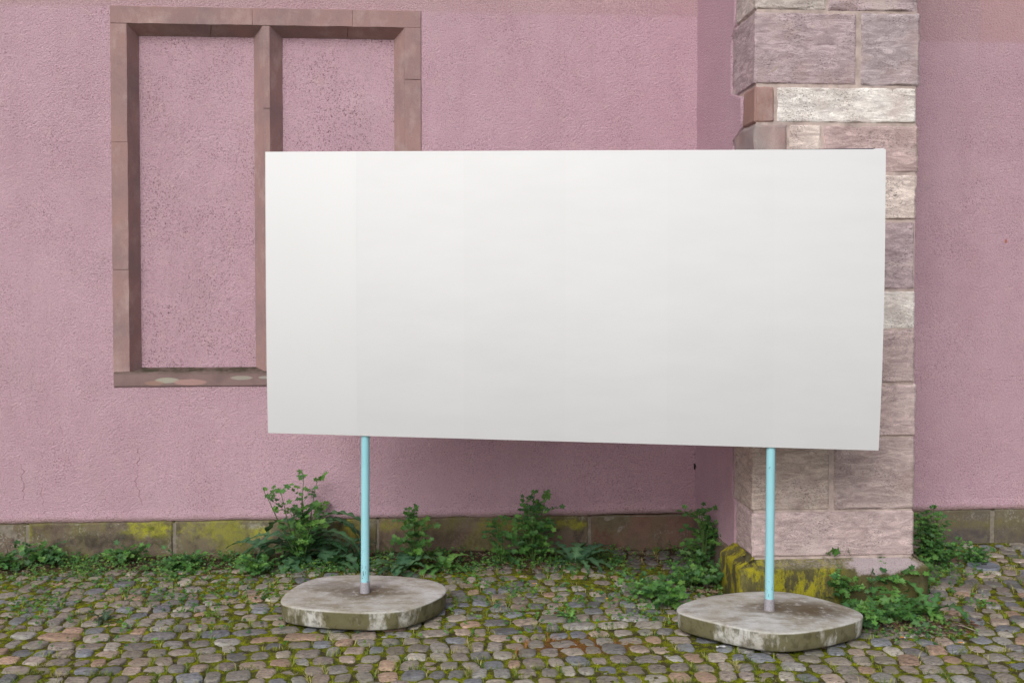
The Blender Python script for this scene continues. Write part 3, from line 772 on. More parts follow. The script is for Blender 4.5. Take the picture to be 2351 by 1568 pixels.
OR = [(80, 1240), (100, 1210), (200, 1170), (400, 1130), (600, 1112), (760, 1107), (900, 1115), (1080, 1150), (1250, 1200), (1380, 1245), (1430, 1272), (1438, 1300), (1400, 1325), (1250, 1362), (1100, 1393), (950, 1413), (820, 1416), (680, 1405), (500, 1370), (300, 1320), (150, 1285), (95, 1262)]
k_ = .61224
mp = NT('blue_paint'); f1 = mp.noise(60, 4, .7, mp.mapping((1, 1, .3))); 
chip = mp.math('MULTIPLY', mp.ramp(mp.noise(70, 3, .7, mp.mapping((1, 1, .35))), (.60, 0), (.63, 1)), mp.math('SUBTRACT', 1, mp.step(mp.Z, .22, .42)))
c = mp.mix(mp.ramp(mp.noise(4, 3), (.35, 0), (.65, 1)), (.285, .585, .66), (.315, .625, .70))
c = mp.mix(mp.math('MULTIPLY', mp.ramp(mp.noise(35, 3, .7, mp.mapping((1, 1, .4), loc=(3, 3, 3))), (.70, 0), (.74, 1)), .7), c, (.05, .10, .12))
c = mp.mix(chip, c, (.04, .06, .07))
M['blue'] = mp.out(c, .38, mp.bump(f1, .08, .003), .4)
M['zinc'] = simple('galvanised_collar', (.33, .31, .34), .5, 90, .3, .4, .5)
for (OO, ox, oy, s_, P, hot, lab) in ((OL, 900, 1700, 2.24, pl, [(.0, .02, .24, 1.6, .75), (-.25, .18, .22, 1.4, .5), (.02, -.02, .10, 1.2, .8)], 'concrete slab with bare pale patch on its left end'),
                                 (OR, 2500, 1650, 1.96, pr, [(.22, .02, .26, 1.6, .85), (-.05, .05, .16, 1.5, .5), (.35, -.1, .18, 1.5, .6)], 'concrete slab with green algae along its front edge')):
    out = []
    for (a, b) in OO:
        q = onZ((ox+a/s_)*k_, (oy+b/s_)*k_, BT); out.append((q.x, q.y))
    out = chaikin(out, 2)
    for _ in range(14): out = [tuple((Vector(out[i-1])+Vector(out[i])*2+Vector(out[(i+1) % len(out)]))/4) for i in range(len(out))]
    mx = sum(p[0] for p in out)/len(out); my = sum(p[1] for p in out)/len(out); out = [(mx+(x-mx)*1.03, my+(y-my)*1.03) for x, y in out]
    ym = max(p[1] for p in out); lim_ = YB0-.025
    if ym > lim_ and P is pr: out = [(x, P.y+(y-P.y)*(lim_-P.y)/(ym-P.y) if y > P.y else y) for x, y in out]
    cen = Vector((sum(p[0] for p in out)/len(out), sum(p[1] for p in out)/len(out), 0))
    m = MB(); m.prism(out, [(.05, .022), (.020, .024), (.012, .034), (.006, .07), (.0015, BT-.020), (0, BT-.009), (.003, BT-.002), (.009, BT)])
    # replace the flat lid by a slightly uneven fan of rings
    m.f.pop(); m.m.pop(); nr = len(out); last = list(range(len(m.v)-nr, len(m.v)))
    prev = last
    for sc in (.93, .8, .62, .42, .2):
        rg = []
        for i in last:
            x, y, z = m.v[i]; X_ = cen.x+(x-cen.x)*sc; Y_ = cen.y+(y-cen.y)*sc
            rg.append(m.vert((X_, Y_, BT+.0025*noise.noise(Vector((X_*5, Y_*5, 1)))+.001)))
        for k in range(nr): m.face(prev[k], prev[(k+1) % nr], rg[(k+1) % nr], rg[k])
        prev = rg
    m.face(*prev)
    print('base extents', max(p[0] for p in out)-min(p[0] for p in out), max(p[1] for p in out)-min(p[1] for p in out))
    o = m.build('concrete_base', concrete('weathered_concrete', P, hot), sign); o['label'] = lab
    bases_xy.append((cen.x, cen.y, out))
# posts
rp_ = .0295
dirb = Vector((pr.x-pl.x, pr.y-pl.y, 0)).normalized(); nrm = Vector((dirb.y, -dirb.x, 0))     # towards the camera
bo = Vector((pl.x, pl.y, 0))+nrm*(rp_+.013)
def onboard(x, y, off=0):
    d = ray(x, y); o_ = bo+nrm*off; t_ = (o_-cam.location).dot(nrm)/d.dot(nrm); return cam.location+d*t_
A, B_, C_, D_ = onboard(609, 349, .012), onboard(2034, 343, .012), onboard(2016.5, 1034), onboard(615.5, 994)
print('board', A, B_, C_, D_)
for i, (P, top_) in enumerate(((pl, 3.0), (pr, 3.0))):
    zt = A.z-.12 if i == 0 else B_.z-.12
    m = MB(); N_ = 28
    zs_ = [BT-.002, BT+.08, BT+.3, .8, 1.2, 1.8, zt]
    rings = []
    lean = Vector((.006 if i == 0 else .004, .0, 0))
    for z in zs_:
        c0 = Vector((P.x, P.y, z))+lean*(z-BT)
        rings.append([m.vert((c0.x+rp_*cos(2*pi*k/N_), c0.y+rp_*sin(2*pi*k/N_), z)) for k in range(N_)])
    for a, b in zip(rings, rings[1:]):
        for k in range(N_): m.face(a[k], a[(k+1) % N_], b[(k+1) % N_], b[k])
    m.face(*rings[-1])
    po = m.build('post', M['blue'], sign)
    m = MB(); r2 = rp_+.0045
    prf = [(r2-.001, BT-.003), (r2+.0015, BT+.004), (r2, BT+.01), (r2-.0005, BT+.072), (r2-.0015, BT+.077), (rp_-.001, BT+.079)]
    rings = [[m.vert((P.x+r*cos(2*pi*k/N_), P.y+r*sin(2*pi*k/N_), z)) for k in range(N_)] for r, z in prf]
    for a, b in zip(rings, rings[1:]):
        for k in range(N_): m.face(a[k], a[(k+1) % N_], b[(k+1) % N_], b[k])
    co_ = m.build('collar', M['zinc'], po); co_.location = (0, 0, 0)
    # clamps holding the board
    for zz in (A.z-.35, 1.95):
        m = MB(); box(m, P.x-.05, P.x+.05, P.y+rp_-.004, P.y+rp_+.006, zz-.02, zz+.02)
        for s in (-1, 1): box(m, P.x+s*.046-.004, P.x+s*.046+.004, P.y-.034, P.y+rp_-.004, zz-.02, zz+.02)
        cl_ = m.build('clamp', M['zinc'], sign, smooth=False)
# board: one large sheet, a hair warped, with thickness and a lap seam
n = NT('white_board'); f = n.noise(2.5, 4, .5, n.mapping((1, 1, 3))); f2 = n.noise(.9, 3)
c = n.mix(n.ramp(f, (.35, 0), (.65, 1)), (.528, .536, .558), (.548, .556, .578)); 
for xx_, k_1 in ((1065, .98), (1297, 1.016), (1532, .984), (1774, 1.012)):
    c = n.mix(n.math('GREATER_THAN', n.X, onboard(xx_, 690).x), c, n.mix(1.0, c, (k_1,)*3, 'MULTIPLY'))
    ln = n.math('LESS_THAN', n.math('ABSOLUTE', n.math('SUBTRACT', n.X, onboard(xx_, 690).x)), .0012); c = n.mix(n.math('MULTIPLY', ln, .25), c, (.5, .47, .48))
sm_ = n.noise(6, 5, .7, n.mapping((.5, 1, 2.4))); c = n.mix(n.math('MULTIPLY', n.ramp(sm_, (.52, 0), (.72, 1)), .16), c, (.47, .47, .475))
n.out(c, .46, n.bump(n.noise(2.2, 3, .5, n.mapping((.6, 1, 1.6))), .08, .02), .9); n.b.inputs['IOR'].default_value = 2.1; M['board'] = n.mat
M['board2'] = simple('white_overlay', (.562, .570, .590), .46, 2, .02, .02, .9); M['board2'].node_tree.nodes['Principled BSDF'].inputs['IOR'].default_value = 2.1
def bil(u, v): return A*(1-u)*v+B_*u*v+C_*u*(1-v)+D_*(1-u)*(1-v)
def bow(v):
    t_ = max(0, 1-v/.52); return .028*(1-t_*t_)*(1-v*.5714)-.012*v
bm = MB(); nu, nv = 64, 40; th = .012
useam = (833-609)/(2034-609)
fr, bk_ = [], []
for i in range(nu+1):
    a, b = [], []
    for j in range(nv+1):
        u, v = i/nu, j/nv; p = bil(u, v)+nrm*(bow(v)+.003*noise.noise(Vector((u*3, v*2, 0))))
        if u > .985: p = p+dirb*.010*sin(v*3.0+.2)*(u-.985)/.015
        a.append(bm.vert(p)); b.append(bm.vert(p-nrm*th))
    fr.append(a); bk_.append(b)
for i in range(nu):
    for j in range(nv):
        bm.face(fr[i][j], fr[i+1][j], fr[i+1][j+1], fr[i][j+1]); bm.face(bk_[i][j+1], bk_[i+1][j+1], bk_[i+1][j], bk_[i][j])
for i in range(nu):
    bm.face(bk_[i][0], bk_[i+1][0], fr[i+1][0], fr[i][0]); bm.face(fr[i][nv], fr[i+1][nv], bk_[i+1][nv], bk_[i][nv])
for j in range(nv):
    bm.face(fr[0][j], fr[0][j+1], bk_[0][j+1], bk_[0][j]); bm.face(bk_[nu][j], bk_[nu][j+1], fr[nu][j+1], fr[nu][j])
bo_ = bm.build('board', M['board'], sign, smooth=False)
# overlapping sheet at upper left (faint seam), 1 mm proud
m = MB(); q = [[None]*41 for _ in range(13)]
for i in range(13):
    for j in range(41):
        u = .0006+(useam-.0006)*i/12; v = .0005+.999*j/40
        p = bil(u, v)+nrm*(bow(v)+.0011+.003*noise.noise(Vector((u*3, v*2, 0)))); q[i][j] = m.vert(p)
for i in range(12):
    for j in range(40): m.face(q[i][j], q[i+1][j], q[i+1][j+1], q[i][j+1])
m.build('overlay_sheet', M['board2'], bo_).location = (0, 0, 0)
# dark strip showing along the right half of the top edge
m = MB(); a = bil(.845, 1); b = bil(.982, 1); c_ = bil(.9975, 1)
def strip(p, q_, h, col):
    for (s0, s1, n0) in ((-.002, 0, nrm),):
        P_ = [p-nrm*.004, q_-nrm*.004, q_-nrm*.004+Vector((0, 0, h)), p-nrm*.004+Vector((0, 0, h*.35))]
        P2 = [x-nrm*.006 for x in P_]
        m.quad(*P_, col=col); m.quad(P2[1], P2[0], P2[3], P2[2], col=col); m.quad(P_[3], P_[2], P2[2], P2[3], col=col); m.quad(P_[2], P_[1], P2[1], P2[2], col=col)
strip(a, b, .006, (.03, .03, .06)); strip(b, c_, .007, (.75, .72, .8)); m.build('edge_strip', simple('printed_edge', (1, 1, 1), .5, use_attr=True), bo_).location = (0, 0, 0)

# ================================================================== PLANTS
rl = random.Random(5); KP = 1.6
def side_of(d):
    s = d.cross(Vector((0, 0, 1)))
    return s.normalized() if s.length > 1e-3 else Vector((1, 0, 0))
def jag_leaf(mb, base, az_, el0, L, W, lobes, bend, col, rib=None):
    """long pinnately lobed leaf arching over"""
    n_ = lobes*4+2; p = Vector(base); e = el0; prev = None; step_ = L/n_
    for i in range(n_+1):
        t_ = i/n_; d = Vector((cos(az_)*cos(e), sin(az_)*cos(e), sin(e))); s = side_of(d)
        ph = (t_*lobes) % 1; saw = (1-abs(ph*2-1.15)/1.15) if t_ > .12 else 0
        env = max(0, sin(pi*min(1, (t_*.86+.16))**1.0))**.6
        w_ = W*env*(.16+.84*max(0, saw))
        if t_ < .18: w_ = W*.07
        if i == n_: w_ = .001
        up_ = s.cross(d); fold = w_*.45
        sweep = -d*w_*.25
        cc = tuple(q*rl.uniform(.85, 1.15) for q in col); cm = tuple(min(1, q*1.7+.02) for q in col)
        a = mb.vert(p+s*w_+up_*fold*.6+sweep+Vector((0, 0, rl.uniform(-.2, .2)*w_)), cc); m_ = mb.vert(p, cm if t_ < .8 else cc); b = mb.vert(p-s*w_+up_*fold*.6+sweep, cc)
        if prev: mb.face(prev[0], prev[1], m_, a); mb.face(prev[1], prev[2], b, m_)
        prev = (a, m_, b); p = p+d*step_; e -= bend/n_*(1.0+t_*.8); az_ += rl.uniform(-.03, .03)
def leaflet(mb, c, d, up_, r, col, lob=3):
    up_ = Vector((rl.uniform(-.7, .5), -rl.uniform(.2, 1.3), rl.uniform(.35, 1.0)))
    d = d.normalized(); s = d.cross(up_); s = s.normalized() if s.length > 1e-4 else Vector((1, 0, 0)); u2 = s.cross(d)
    K = 14; c0 = mb.vert(c+d*r*.75-u2*r*.08, tuple(q*1.12 for q in col)); ring = []; cc = tuple(q*rl.uniform(.82, 1.12) for q in col)
    for k in range(K):
        a = 2*pi*k/K+pi; rr = r*(.74+.26*cos((lob+2)*a))*rl.uniform(.85, 1.15)
        q = c+d*(r*.75+cos(a)*rr*1.0)+s*sin(a)*rr*.82+u2*(abs(sin(a))*r*.18-r*.12*cos(a))
        ring.append(mb.vert(q, cc))
    for k in range(K): mb.face(c0, ring[k], ring[(k+1) % K])
def pinnate(mb, st_, base, az_, el0, L, r, pairs, bend, col):
    pts = [Vector(base)]; e = el0; p = Vector(base); n_ = 6
    for i in range(n_):
        d = Vector((cos(az_)*cos(e), sin(az_)*cos(e), sin(e))); p = p+d*L/n_; pts.append(p.copy()); e -= bend/n_
    st_.tube(pts, .0016, .0008, 4, tuple(q*.9+.03 for q in col), False)
    for k in range(pairs):
        t_ = .38+.5*k/max(1, pairs); i = min(n_-1, int(t_*n_)); P = pts[i].lerp(pts[i+1], t_*n_-i); d = (pts[i+1]-pts[i]).normalized(); s = side_of(d)
        for sg in (-1, 1):
            dd = (s*sg+d*.5+Vector((0, 0, rl.uniform(-.25, .25)))).normalized(); leaflet(mb, P, dd, Vector((0, 0, 1))+d*.2, r*rl.uniform(.55, .9), col, 3)
    leaflet(mb, pts[-1]-d*r*.3, d, Vector((0, 0, 1)), r*rl.uniform(1.0, 1.25), col, 3)
GR = [(.070, .180, .045), (.092, .220, .050), (.130, .285, .060), (.055, .145, .046)]
BG_ = [(.045, .118, .060), (.058, .140, .068), (.075, .168, .075)]
def plant(px, py, label, H_, spread, kind, n_leaf, cat='weed', Y=None, group='weeds along the foot of the wall', cols=None):
    H_ *= KP; spread *= KP
    base = onY(px, py, Y) if Y is not None else onZ(px, py, 0); base.z = -.01
    r_ = empty('weed_plant', base); tag(r_, label, cat, group)
    lf_, st_ = MB(), MB(); b = Vector(base)
    wallside = base.y > -.35
    def okaz():
        for _ in range(20):
            a = rl.uniform(0, 2*pi)
            if not wallside or sin(a) < .35: return a
        return -pi/2
    if kind in ('thistle', 'rosette'):
        for i in range(n_leaf):
            a = okaz(); el0 = rl.uniform(.35, 1.25); L = spread*rl.uniform(.6, 1.05)
            z0 = 0 if kind == 'rosette' else rl.uniform(0, H_*.45)
            if kind == 'thistle' and i % 5 < 3:
                a = rl.choice((0, pi))+rl.uniform(-.5, .5)*(1 if i % 2 else .6); a = -abs(a) if abs(a) < 1 else (pi+abs(a-pi)); el0 = rl.uniform(.55, 1.0); L = spread*rl.uniform(.85, 1.25); z0 = H_*rl.uniform(.10, .42)
                jag_leaf(lf_, b+Vector((cos(a)*.01, -.03, z0)), a, el0, L, L*rl.uniform(.10, .14), rl.randint(7, 9), rl.uniform(1.2, 1.9), rl.choice(cols or BG_)); continue
            jag_leaf(lf_, b+Vector((cos(a)*.01, sin(a)*.01, z0)), a, el0, L, L*rl.uniform(.14, .21), rl.randint(5, 7), rl.uniform(.9, 1.9), rl.choice(cols or BG_))
    if kind in ('thistle', 'celandine', 'bushy'):
        ns = {'thistle': 9, 'celandine': max(5, n_leaf//4), 'bushy': max(6, n_leaf//4)}[kind]
        for i in range(ns):
            a = okaz(); lean = rl.uniform(.1, .8)*spread/max(.05, H_); h = H_*rl.uniform(.55, 1.0) if i else H_
            if i == 0: lean *= .2
            pts = []
            for k in range(7):
                t_ = k/6; pts.append(b+Vector((cos(a)*lean*h*t_+.008*sin(k+i), sin(a)*lean*h*t_, h*t_*(1-.1*t_*lean))))
            if wallside:
                for q in pts: q.y = min(q.y, -.055)
            st_.tube(pts, .006, .0022, 6, (.085, .15, .04))
            for q_ in range(3 if h > .12 else 0):
                aa = rl.uniform(0, 2*pi); leaflet(lf_, pts[-1], Vector((cos(aa), sin(aa)*.6, .5)), Vector((0, 0, 1)), rl.uniform(.016, .030), rl.choice(GR))
            m_ = max(5, int(n_leaf*1.15/ns)) if kind != 'thistle' else 9
            for k in range(m_):
                t_ = .15+.85*(k+rl.random()*.5)/m_; j = min(5, int(t_*6)); P = pts[j].lerp(pts[j+1], min(1, t_*6-j)); aa = okaz()
                if kind == 'celandine': pinnate(lf_, st_, P, aa, rl.uniform(.3, 1.0), rl.uniform(.10, .19), rl.uniform(.021, .036), 3, rl.uniform(.4, 1.1), rl.choice(cols or GR))
                elif kind == 'bushy': pinnate(lf_, st_, P, aa, rl.uniform(.1, .9), rl.uniform(.06, .13), rl.uniform(.013, .023), 3, rl.uniform(.3, 1.0), rl.choice(cols or GR))
                else: pinnate(lf_, st_, P, aa, rl.uniform(.4, 1.1), rl.uniform(.09, .17), rl.uniform(.024, .042), 2, .5, rl.choice(GR))
    if wallside:
        lf_.v = [(x, min(y, -.045-abs(y)*.01) if z > 0 else y, z) for (x, y, z) in lf_.v]
    lf_.build('leaves', M['leaf'], r_); 
    if st_.v: st_.build('stems', M['stem'], r_)
    return r_
plant(692, 1296, 'big thistle-like weed with long toothed drooping leaves left of the left post', .46, .34, 'thistle', 24, Y=None)
plant(640, 1292, 'dark rosette with jagged leaves leaning over the plinth beside the biggest weed', .2, .34, 'rosette', 11)
plant(755, 1300, 'low dark rosette between the biggest weed and the left post', .2, .30, 'rosette', 12)
plant(955, 1296, 'two-stalked weed with rounded leaves just right of the left post', .30, .16, 'celandine', 34)
plant(925, 1312, 'sprawling toothed rosette at the foot of the two-stalked weed', .15, .24, 'rosette', 14)
plant(1020, 1306, 'low leafy clump under the red brown part of the plinth', .1, .2, 'rosette', 12, cols=GR)
plant(1225, 1290, 'tall bushy weed in front of the plinth midway between the posts', .37, .22, 'celandine', 70)
plant(1150, 1292, 'slender weed with few round leaves left of the midway bushy weed', .24, .10, 'celandine', 16)
plant(1320, 1298, 'drooping toothed rosette right of the midway bushy weed', .2, .27, 'rosette', 13)
plant(1618, 1310, 'bright lobed-leaf weed in the corner left of the buttress', .34, .12, 'celandine', 50)
plant(1585, 1345, 'low spreading weed between the buttress corner and the right slab', .08, .16, 'celandine', 24)
plant(1650, 1345, 'small weed pressed against the left foot of the mossy buttress base', .10, .16, 'celandine', 26)
plant(2135, 1300, 'dense small-leaved green weed in the angle right of the buttress', .31, .13, 'bushy', 120)
plant(2165, 1298, 'lower half of dense green growth beside the right hand plinth', .15, .14, 'bushy', 50)
plant(2235, 1290, 'small leafy clump by the round cap under the grey plinth', .09, .16, 'bushy', 40)
plant(1890, 1372, 'tall leggy weed in front of the yellow mossy base', .25, .20, 'thistle', 10, cols=BG_)
plant(1935, 1392, 'spreading pale green weed behind the right slab', .17, .20, 'celandine', 34)
plant(2010, 1385, 'broad weed with upright tips before the pale patch of the base', .21, .22, 'celandine', 46)
plant(2080, 1375, 'leafy weed at the right corner of the mossy base', .20, .17, 'celandine', 40)
plant(2055, 1425, 'low weed spilling onto cobbles right of the right slab', .09, .20, 'celandine', 30)
plant(2140, 1412, 'straggling low weed farthest right on the open cobbles', .09, .22, 'rosette', 12, cols=GR)
plant(1985, 1440, 'small weed touching the right tip of the right slab', .09, .13, 'celandine', 24)
plant(110, 1290, 'bright green leafy clump near the left end of the wall', .10, .20, 'celandine', 34)
plant(20, 1302, 'leafy clump at the far left edge of the cobbles', .07, .18, 'celandine', 24)
plant(290, 1290, 'small round-leaved weed before the dark plinth stain', .07, .13, 'celandine', 16)
plant(420, 1300, 'low green weed under the yellow lichen patch', .06, .16, 'celandine', 20)
plant(520, 1290, 'single broad-leaved plant beside the dry twig tuft', .11, .10, 'rosette', 6, cols=GR)
plant(600, 1316, 'low leafy tuft just left of the big thistle-like weed', .07, .15, 'celandine', 30)
plant(400, 1325, 'little upright weed on the cobbles below the yellow lichen', .06, .09, 'rosette', 9, cols=GR)
plant(240, 1425, 'small dark grey-green rosette alone in a hollow of the cobbles', .04, .09, 'rosette', 13, cols=[(.05, .09, .05)], group='small weeds among the cobbles')
plant(1480, 1375, 'low weed on the cobbles left of the right slab', .08, .13, 'celandine', 26, group='small weeds among the cobbles')
plant(1530, 1392, 'spreading weed at the left tip of the right slab', .08, .13, 'celandine', 24, group='small weeds among the cobbles')
plant(1310, 1420, 'grass-like weed on the cobbles midway between the slabs', .07, .10, 'rosette', 12, cols=GR, group='small weeds among the cobbles')
plant(1135, 1400, 'grey-green weed on the cobbles a little right of the left slab', .05, .08, 'rosette', 9, cols=BG_, group='small weeds among the cobbles')
plant(2115, 1350, 'thin leafy stem against the right side of the mossy base', .14, .08, 'bushy', 16)

# --- ground cover: tiny leaves, one object
def inbase(x, y):
    for (cx, cy, out) in bases_xy:
        c_ = False; j = len(out)-1
        for i in range(len(out)):
            xi, yi = out[i]; xj, yj = out[j]
            if (yi > y) != (yj > y) and x < (xj-xi)*(y-yi)/(yj-yi)+xi: c_ = not c_
            j = i
        if c_: return True
    return False
def in_butt(x, y): return bl-.02 < x < brt+.02 and y > YB0-.02
gc = MB(); rc = random.Random(21); cnt = 0
xm = onY(1420, 1270).x
c1 = onZ(1640, 1340); c2 = onZ(2020, 1420); c3 = onZ(1500, 1400); c4 = onZ(2160, 1310)
def dens(x, y):
    d = 0
    if x < xm: d = max(d, 1.0*max(0, min(1, (y+.80)/.35)))
    d = max(d, .22*max(0, min(1, (y+2.4)/1.1)) if x < c4.x else 0)
    for c_, r_, a_ in ((c1, .5, .9), (c2, .75, .95), (c3, .55, .45), (c4, .45, .9), (onZ(1150, 1370), .9, .28)):
        dd = math.hypot((x-c_.x), (y-c_.y)*1.3); d = max(d, a_*max(0, 1-dd/r_))
    return d*(.16+1.5*max(0, noise.noise(Vector((x*2.6, y*3.1, 2)))+.20))
for _ in range(70000):
    x = rc.uniform(-5.6, 5.8); y = rc.uniform(-3.4, -.04)
    if rc.random() > dens(x, y) or inbase(x, y) or in_butt(x, y): continue
    z = swell(x, y)-.004; cnt += 1; hgt = rc.uniform(.008, .055)*(1.4 if y > -.5 else .8); col = rc.choice(GR+GR+[(.09, .19, .035), (.14, .24, .04), (.17, .26, .04)])
    for k in range(rc.randint(3, 5)):
        a = rc.uniform(0, 2*pi); d_ = Vector((cos(a), sin(a), rc.uniform(-.1, .7))); leaflet(gc, Vector((x, y, z+hgt*rc.random())), d_, Vector((0, 0, 1)), rc.uniform(.005, .016), col, 3)
print('ground cover rosettes', cnt, len(gc.f))
gc.v = [(x, min(y, -.042) if z > .01 else y, z) for (x, y, z) in gc.v]
tag(gc.build('ground_cover', M['leaf']), 'low carpet of small green leaves creeping over cobbles along the wall', 'ground cover', kind='stuff')
# --- grass tufts in the joints
gs = MB(); ng = 0
def blade(x, y, z, h, a, lean, wd_, col):
    d = Vector((cos(a), sin(a), 0)); s = Vector((-sin(a), cos(a), 0))*wd_
    p0 = Vector((x, y, z)); p1 = p0+d*h*lean*.4+Vector((0, 0, h*.65)); p2 = p0+d*h*lean*1.1+Vector((0, 0, h*.85))
    i = [gs.vert(p0-s, col), gs.vert(p0+s, col), gs.vert(p1+s*.7, col), gs.vert(p1-s*.7, col), gs.vert(p2, tuple(q*1.25 for q in col))]
    gs.face(i[0], i[1], i[2], i[3]); gs.face(i[3], i[2], i[4])
gcol = [(.10, .17, .03), (.46, .40, .18), (.24, .30, .03), (.28, .32, .05), (.12, .19, .03), (.19, .24, .05), (.08, .15, .03), (.30, .27, .10), (.36, .30, .14), (.16, .20, .03)]
for (x, y, hw, hd, ang, z0) in stones:
    if y < -4.3 or abs(x) > 5.8: continue
    nn = noise.noise(Vector((x*1.6, y*1.6, 7)))+.5*noise.noise(Vector((x*4, y*4, 3)))
    k = int(max(0, (nn+.50)*rc.uniform(10, 80)))
    if rc.random() < .22: continue
    side = rc.choice((0, 1, 2, 3)); sc = rc.choice(gcol)
    rustp = math.hypot((x-rp.x)/1.9, y-rp.y) < .22
    for q in range(k):
        if side < 2: lx_, ly_ = rc.uniform(-hw, hw), (hd+.008)*(1 if side else -1)
        else: lx_, ly_ = (hw+.008)*(1 if side == 2 else -1), rc.uniform(-hd, hd)
        lx_ += rc.gauss(0, .005); ly_ += rc.gauss(0, .005)
        X_ = x+lx_*cos(ang)-ly_*sin(ang); Y_ = y+lx_*sin(ang)+ly_*cos(ang)
        if inbase(X_, Y_) or in_butt(X_, Y_) or Y_ > -.04: continue
        c_ = (.34, .16, .06) if rustp else (sc if rc.random() < .6 else rc.choice(gcol))
        blade(X_, Y_, z0-.022, rc.uniform(.020, .060), rc.uniform(0, 2*pi), rc.uniform(.2, 1.4), rc.uniform(.0013, .0030), c_); ng += 1
# a few taller tufts
for (px, py, k, h) in ((880, 1442, 26, .07), (770, 1440, 14, .05), (1310, 1412, 50, .07), (1230, 1440, 30, .06), (1450, 1400, 20, .06), (1170, 1380, 26, .06), (1510, 1425, 26, .05),
                       (2000, 1468, 26, .05), (2240, 1345, 18, .04), (1020, 1440, 18, .05), (1100, 1355, 24, .05), (1060, 1420, 20, .04), (690, 1442, 18, .045), (1400, 1470, 24, .04), (1290, 1390, 16, .08), (320, 1345, 26, .04), (180, 1330, 26, .04), (520, 1350, 30, .045), (60, 1340, 20, .04), (1850, 1500, 20, .05)):
    P = onZ(px, py, 0)
    for q in range(k):
        a = rc.uniform(0, 2*pi); r_ = abs(rc.gauss(0, .022)); X_, Y_ = P.x+r_*cos(a)*1.8, P.y+r_*sin(a)
        if inbase(X_, Y_): continue
        blade(X_, Y_, -.012, h*rc.uniform(.5, 1.1), a, rc.uniform(.1, 1.0), .0013, rc.choice(gcol[:4]))
print('blades', ng)
tag(gs.build('grass', M['stem']), 'short thin grass and dry straw sprouting from the cobble joints', 'grass', kind='stuff')
# --- leaf litter, one object
lt_ = MB(); rd = random.Random(3)
def dead_leaf(mb, x, y, z, r, a, col):
    d = Vector((cos(a), sin(a), 0)); s = Vector((-sin(a), cos(a), 0)); n_ = 5; pr_ = None
    curl = rd.uniform(-.5, .9); tilt = rd.uniform(-.4, .6)
    for i in range(n_+1):
        t_ = i/n_; w_ = r*.42*sin(pi*min(.97, t_*.9+.06))*rd.uniform(.7, 1.15); p = Vector((x, y, z))+d*(t_-.5)*r*1.6+Vector((0, 0, tilt*r*t_*.5+curl*r*(t_-.5)**2*1.5))
        k = (mb.vert(p+s*w_+Vector((0, 0, w_*rd.uniform(.0, .9))), col), mb.vert(p, tuple(q*.8 for q in col)), mb.vert(p-s*w_+Vector((0, 0, w_*rd.uniform(.0, .9))), col))
        if pr_: mb.face(pr_[0], pr_[1], k[1], k[0]); mb.face(pr_[1], pr_[2], k[2], k[1])
        pr_ = k
LC = [(.13, .075, .05), (.19, .11, .07), (.10, .06, .045), (.26, .18, .12), (.16, .07, .045), (.30, .24, .18)]
for _ in range(2600):
    if rd.random() < .62:
        x = rd.uniform(-5.2, xm+.3); y = -abs(rd.gauss(0, .28))-.05
        if noise.noise(Vector((x*2, 4, 0))) < -.12 and rd.random() < .7: continue
    else:
        q = rd.choice((onZ(2080, 1438), onZ(2040, 1425), onZ(2130, 1440), onZ(1620, 1350), onZ(1250, 1300))); x, y = q.x+rd.gauss(0, .20), q.y+rd.gauss(0, .09)
    if inbase(x, y) or in_butt(x, y) or y > -.05: continue
    dead_leaf(lt_, x, y, swell(x, y)+rd.uniform(.0, .014), rd.uniform(.010, .030), rd.uniform(0, 2*pi), rd.choice(LC))
for _ in range(260):
    x = rd.uniform(-5.0, xm+.6); y = rd.uniform(-.6, -.06); a = rd.uniform(0, 2*pi); L = rd.uniform(.04, .16); e = rd.uniform(0, .5) if rd.random() < .6 else rd.uniform(0, .1)
    d = Vector((cos(a)*cos(e), sin(a)*cos(e)*.5, sin(e))); p = Vector((x, y, .004)); q = p+d*L; q.y = min(q.y, -.05)
    lt_.tube([p, p.lerp(q, .5)+Vector((0, 0, .008)), q], .0013, .0007, 4, rd.choice([(.30, .23, .15), (.20, .14, .09), (.40, .32, .22)]), False)
tag(lt_.build('leaf_litter', M['litter']), 'brown dead leaves and dry stalks scattered at the foot of the wall', 'leaf litter', kind='stuff')
# dry twig tuft left of the big weed
P = onZ(505, 1290); tw = MB()
for k in range(11):
    a = -pi*rd.random(); L = rd.uniform(.10, .2); e = rd.uniform(.5, 1.2)
    p1 = P+Vector((cos(a)*.05, sin(a)*.03, L*.55)); p2 = p1+Vector((cos(a)*L*.55, sin(a)*.03, -L*rd.uniform(.1, .45)))
    tw.tube([P+Vector((0, 0, -.01)), P.lerp(p1, .6)+Vector((0, 0, .01)), p1, p2], .0022, .001, 5, (.30, .22, .15))
tag(tw.build('dry_weed', M['litter'], loc=(P.x, P.y, 0)), 'bare straw coloured dead weed with bent stalks under the yellow mossed plinth', 'dead plant')
for (px, py, dx, dz, lab) in ((22, 1290, .06, .16, 'thin dry straw stalk leaning by the far left clump'),):
    P = onZ(px, py); tw = MB(); tw.tube([P, P+Vector((-.03, 0, dz)), P+Vector((.02, 0, dz*.95)), P+Vector((.16, -.02, dz*.3))], .0025, .0015, 5, (.38, .28, .18))
    tag(tw.build('dry_stalk', M['litter'], loc=(P.x, P.y, 0)), lab, 'dead plant')

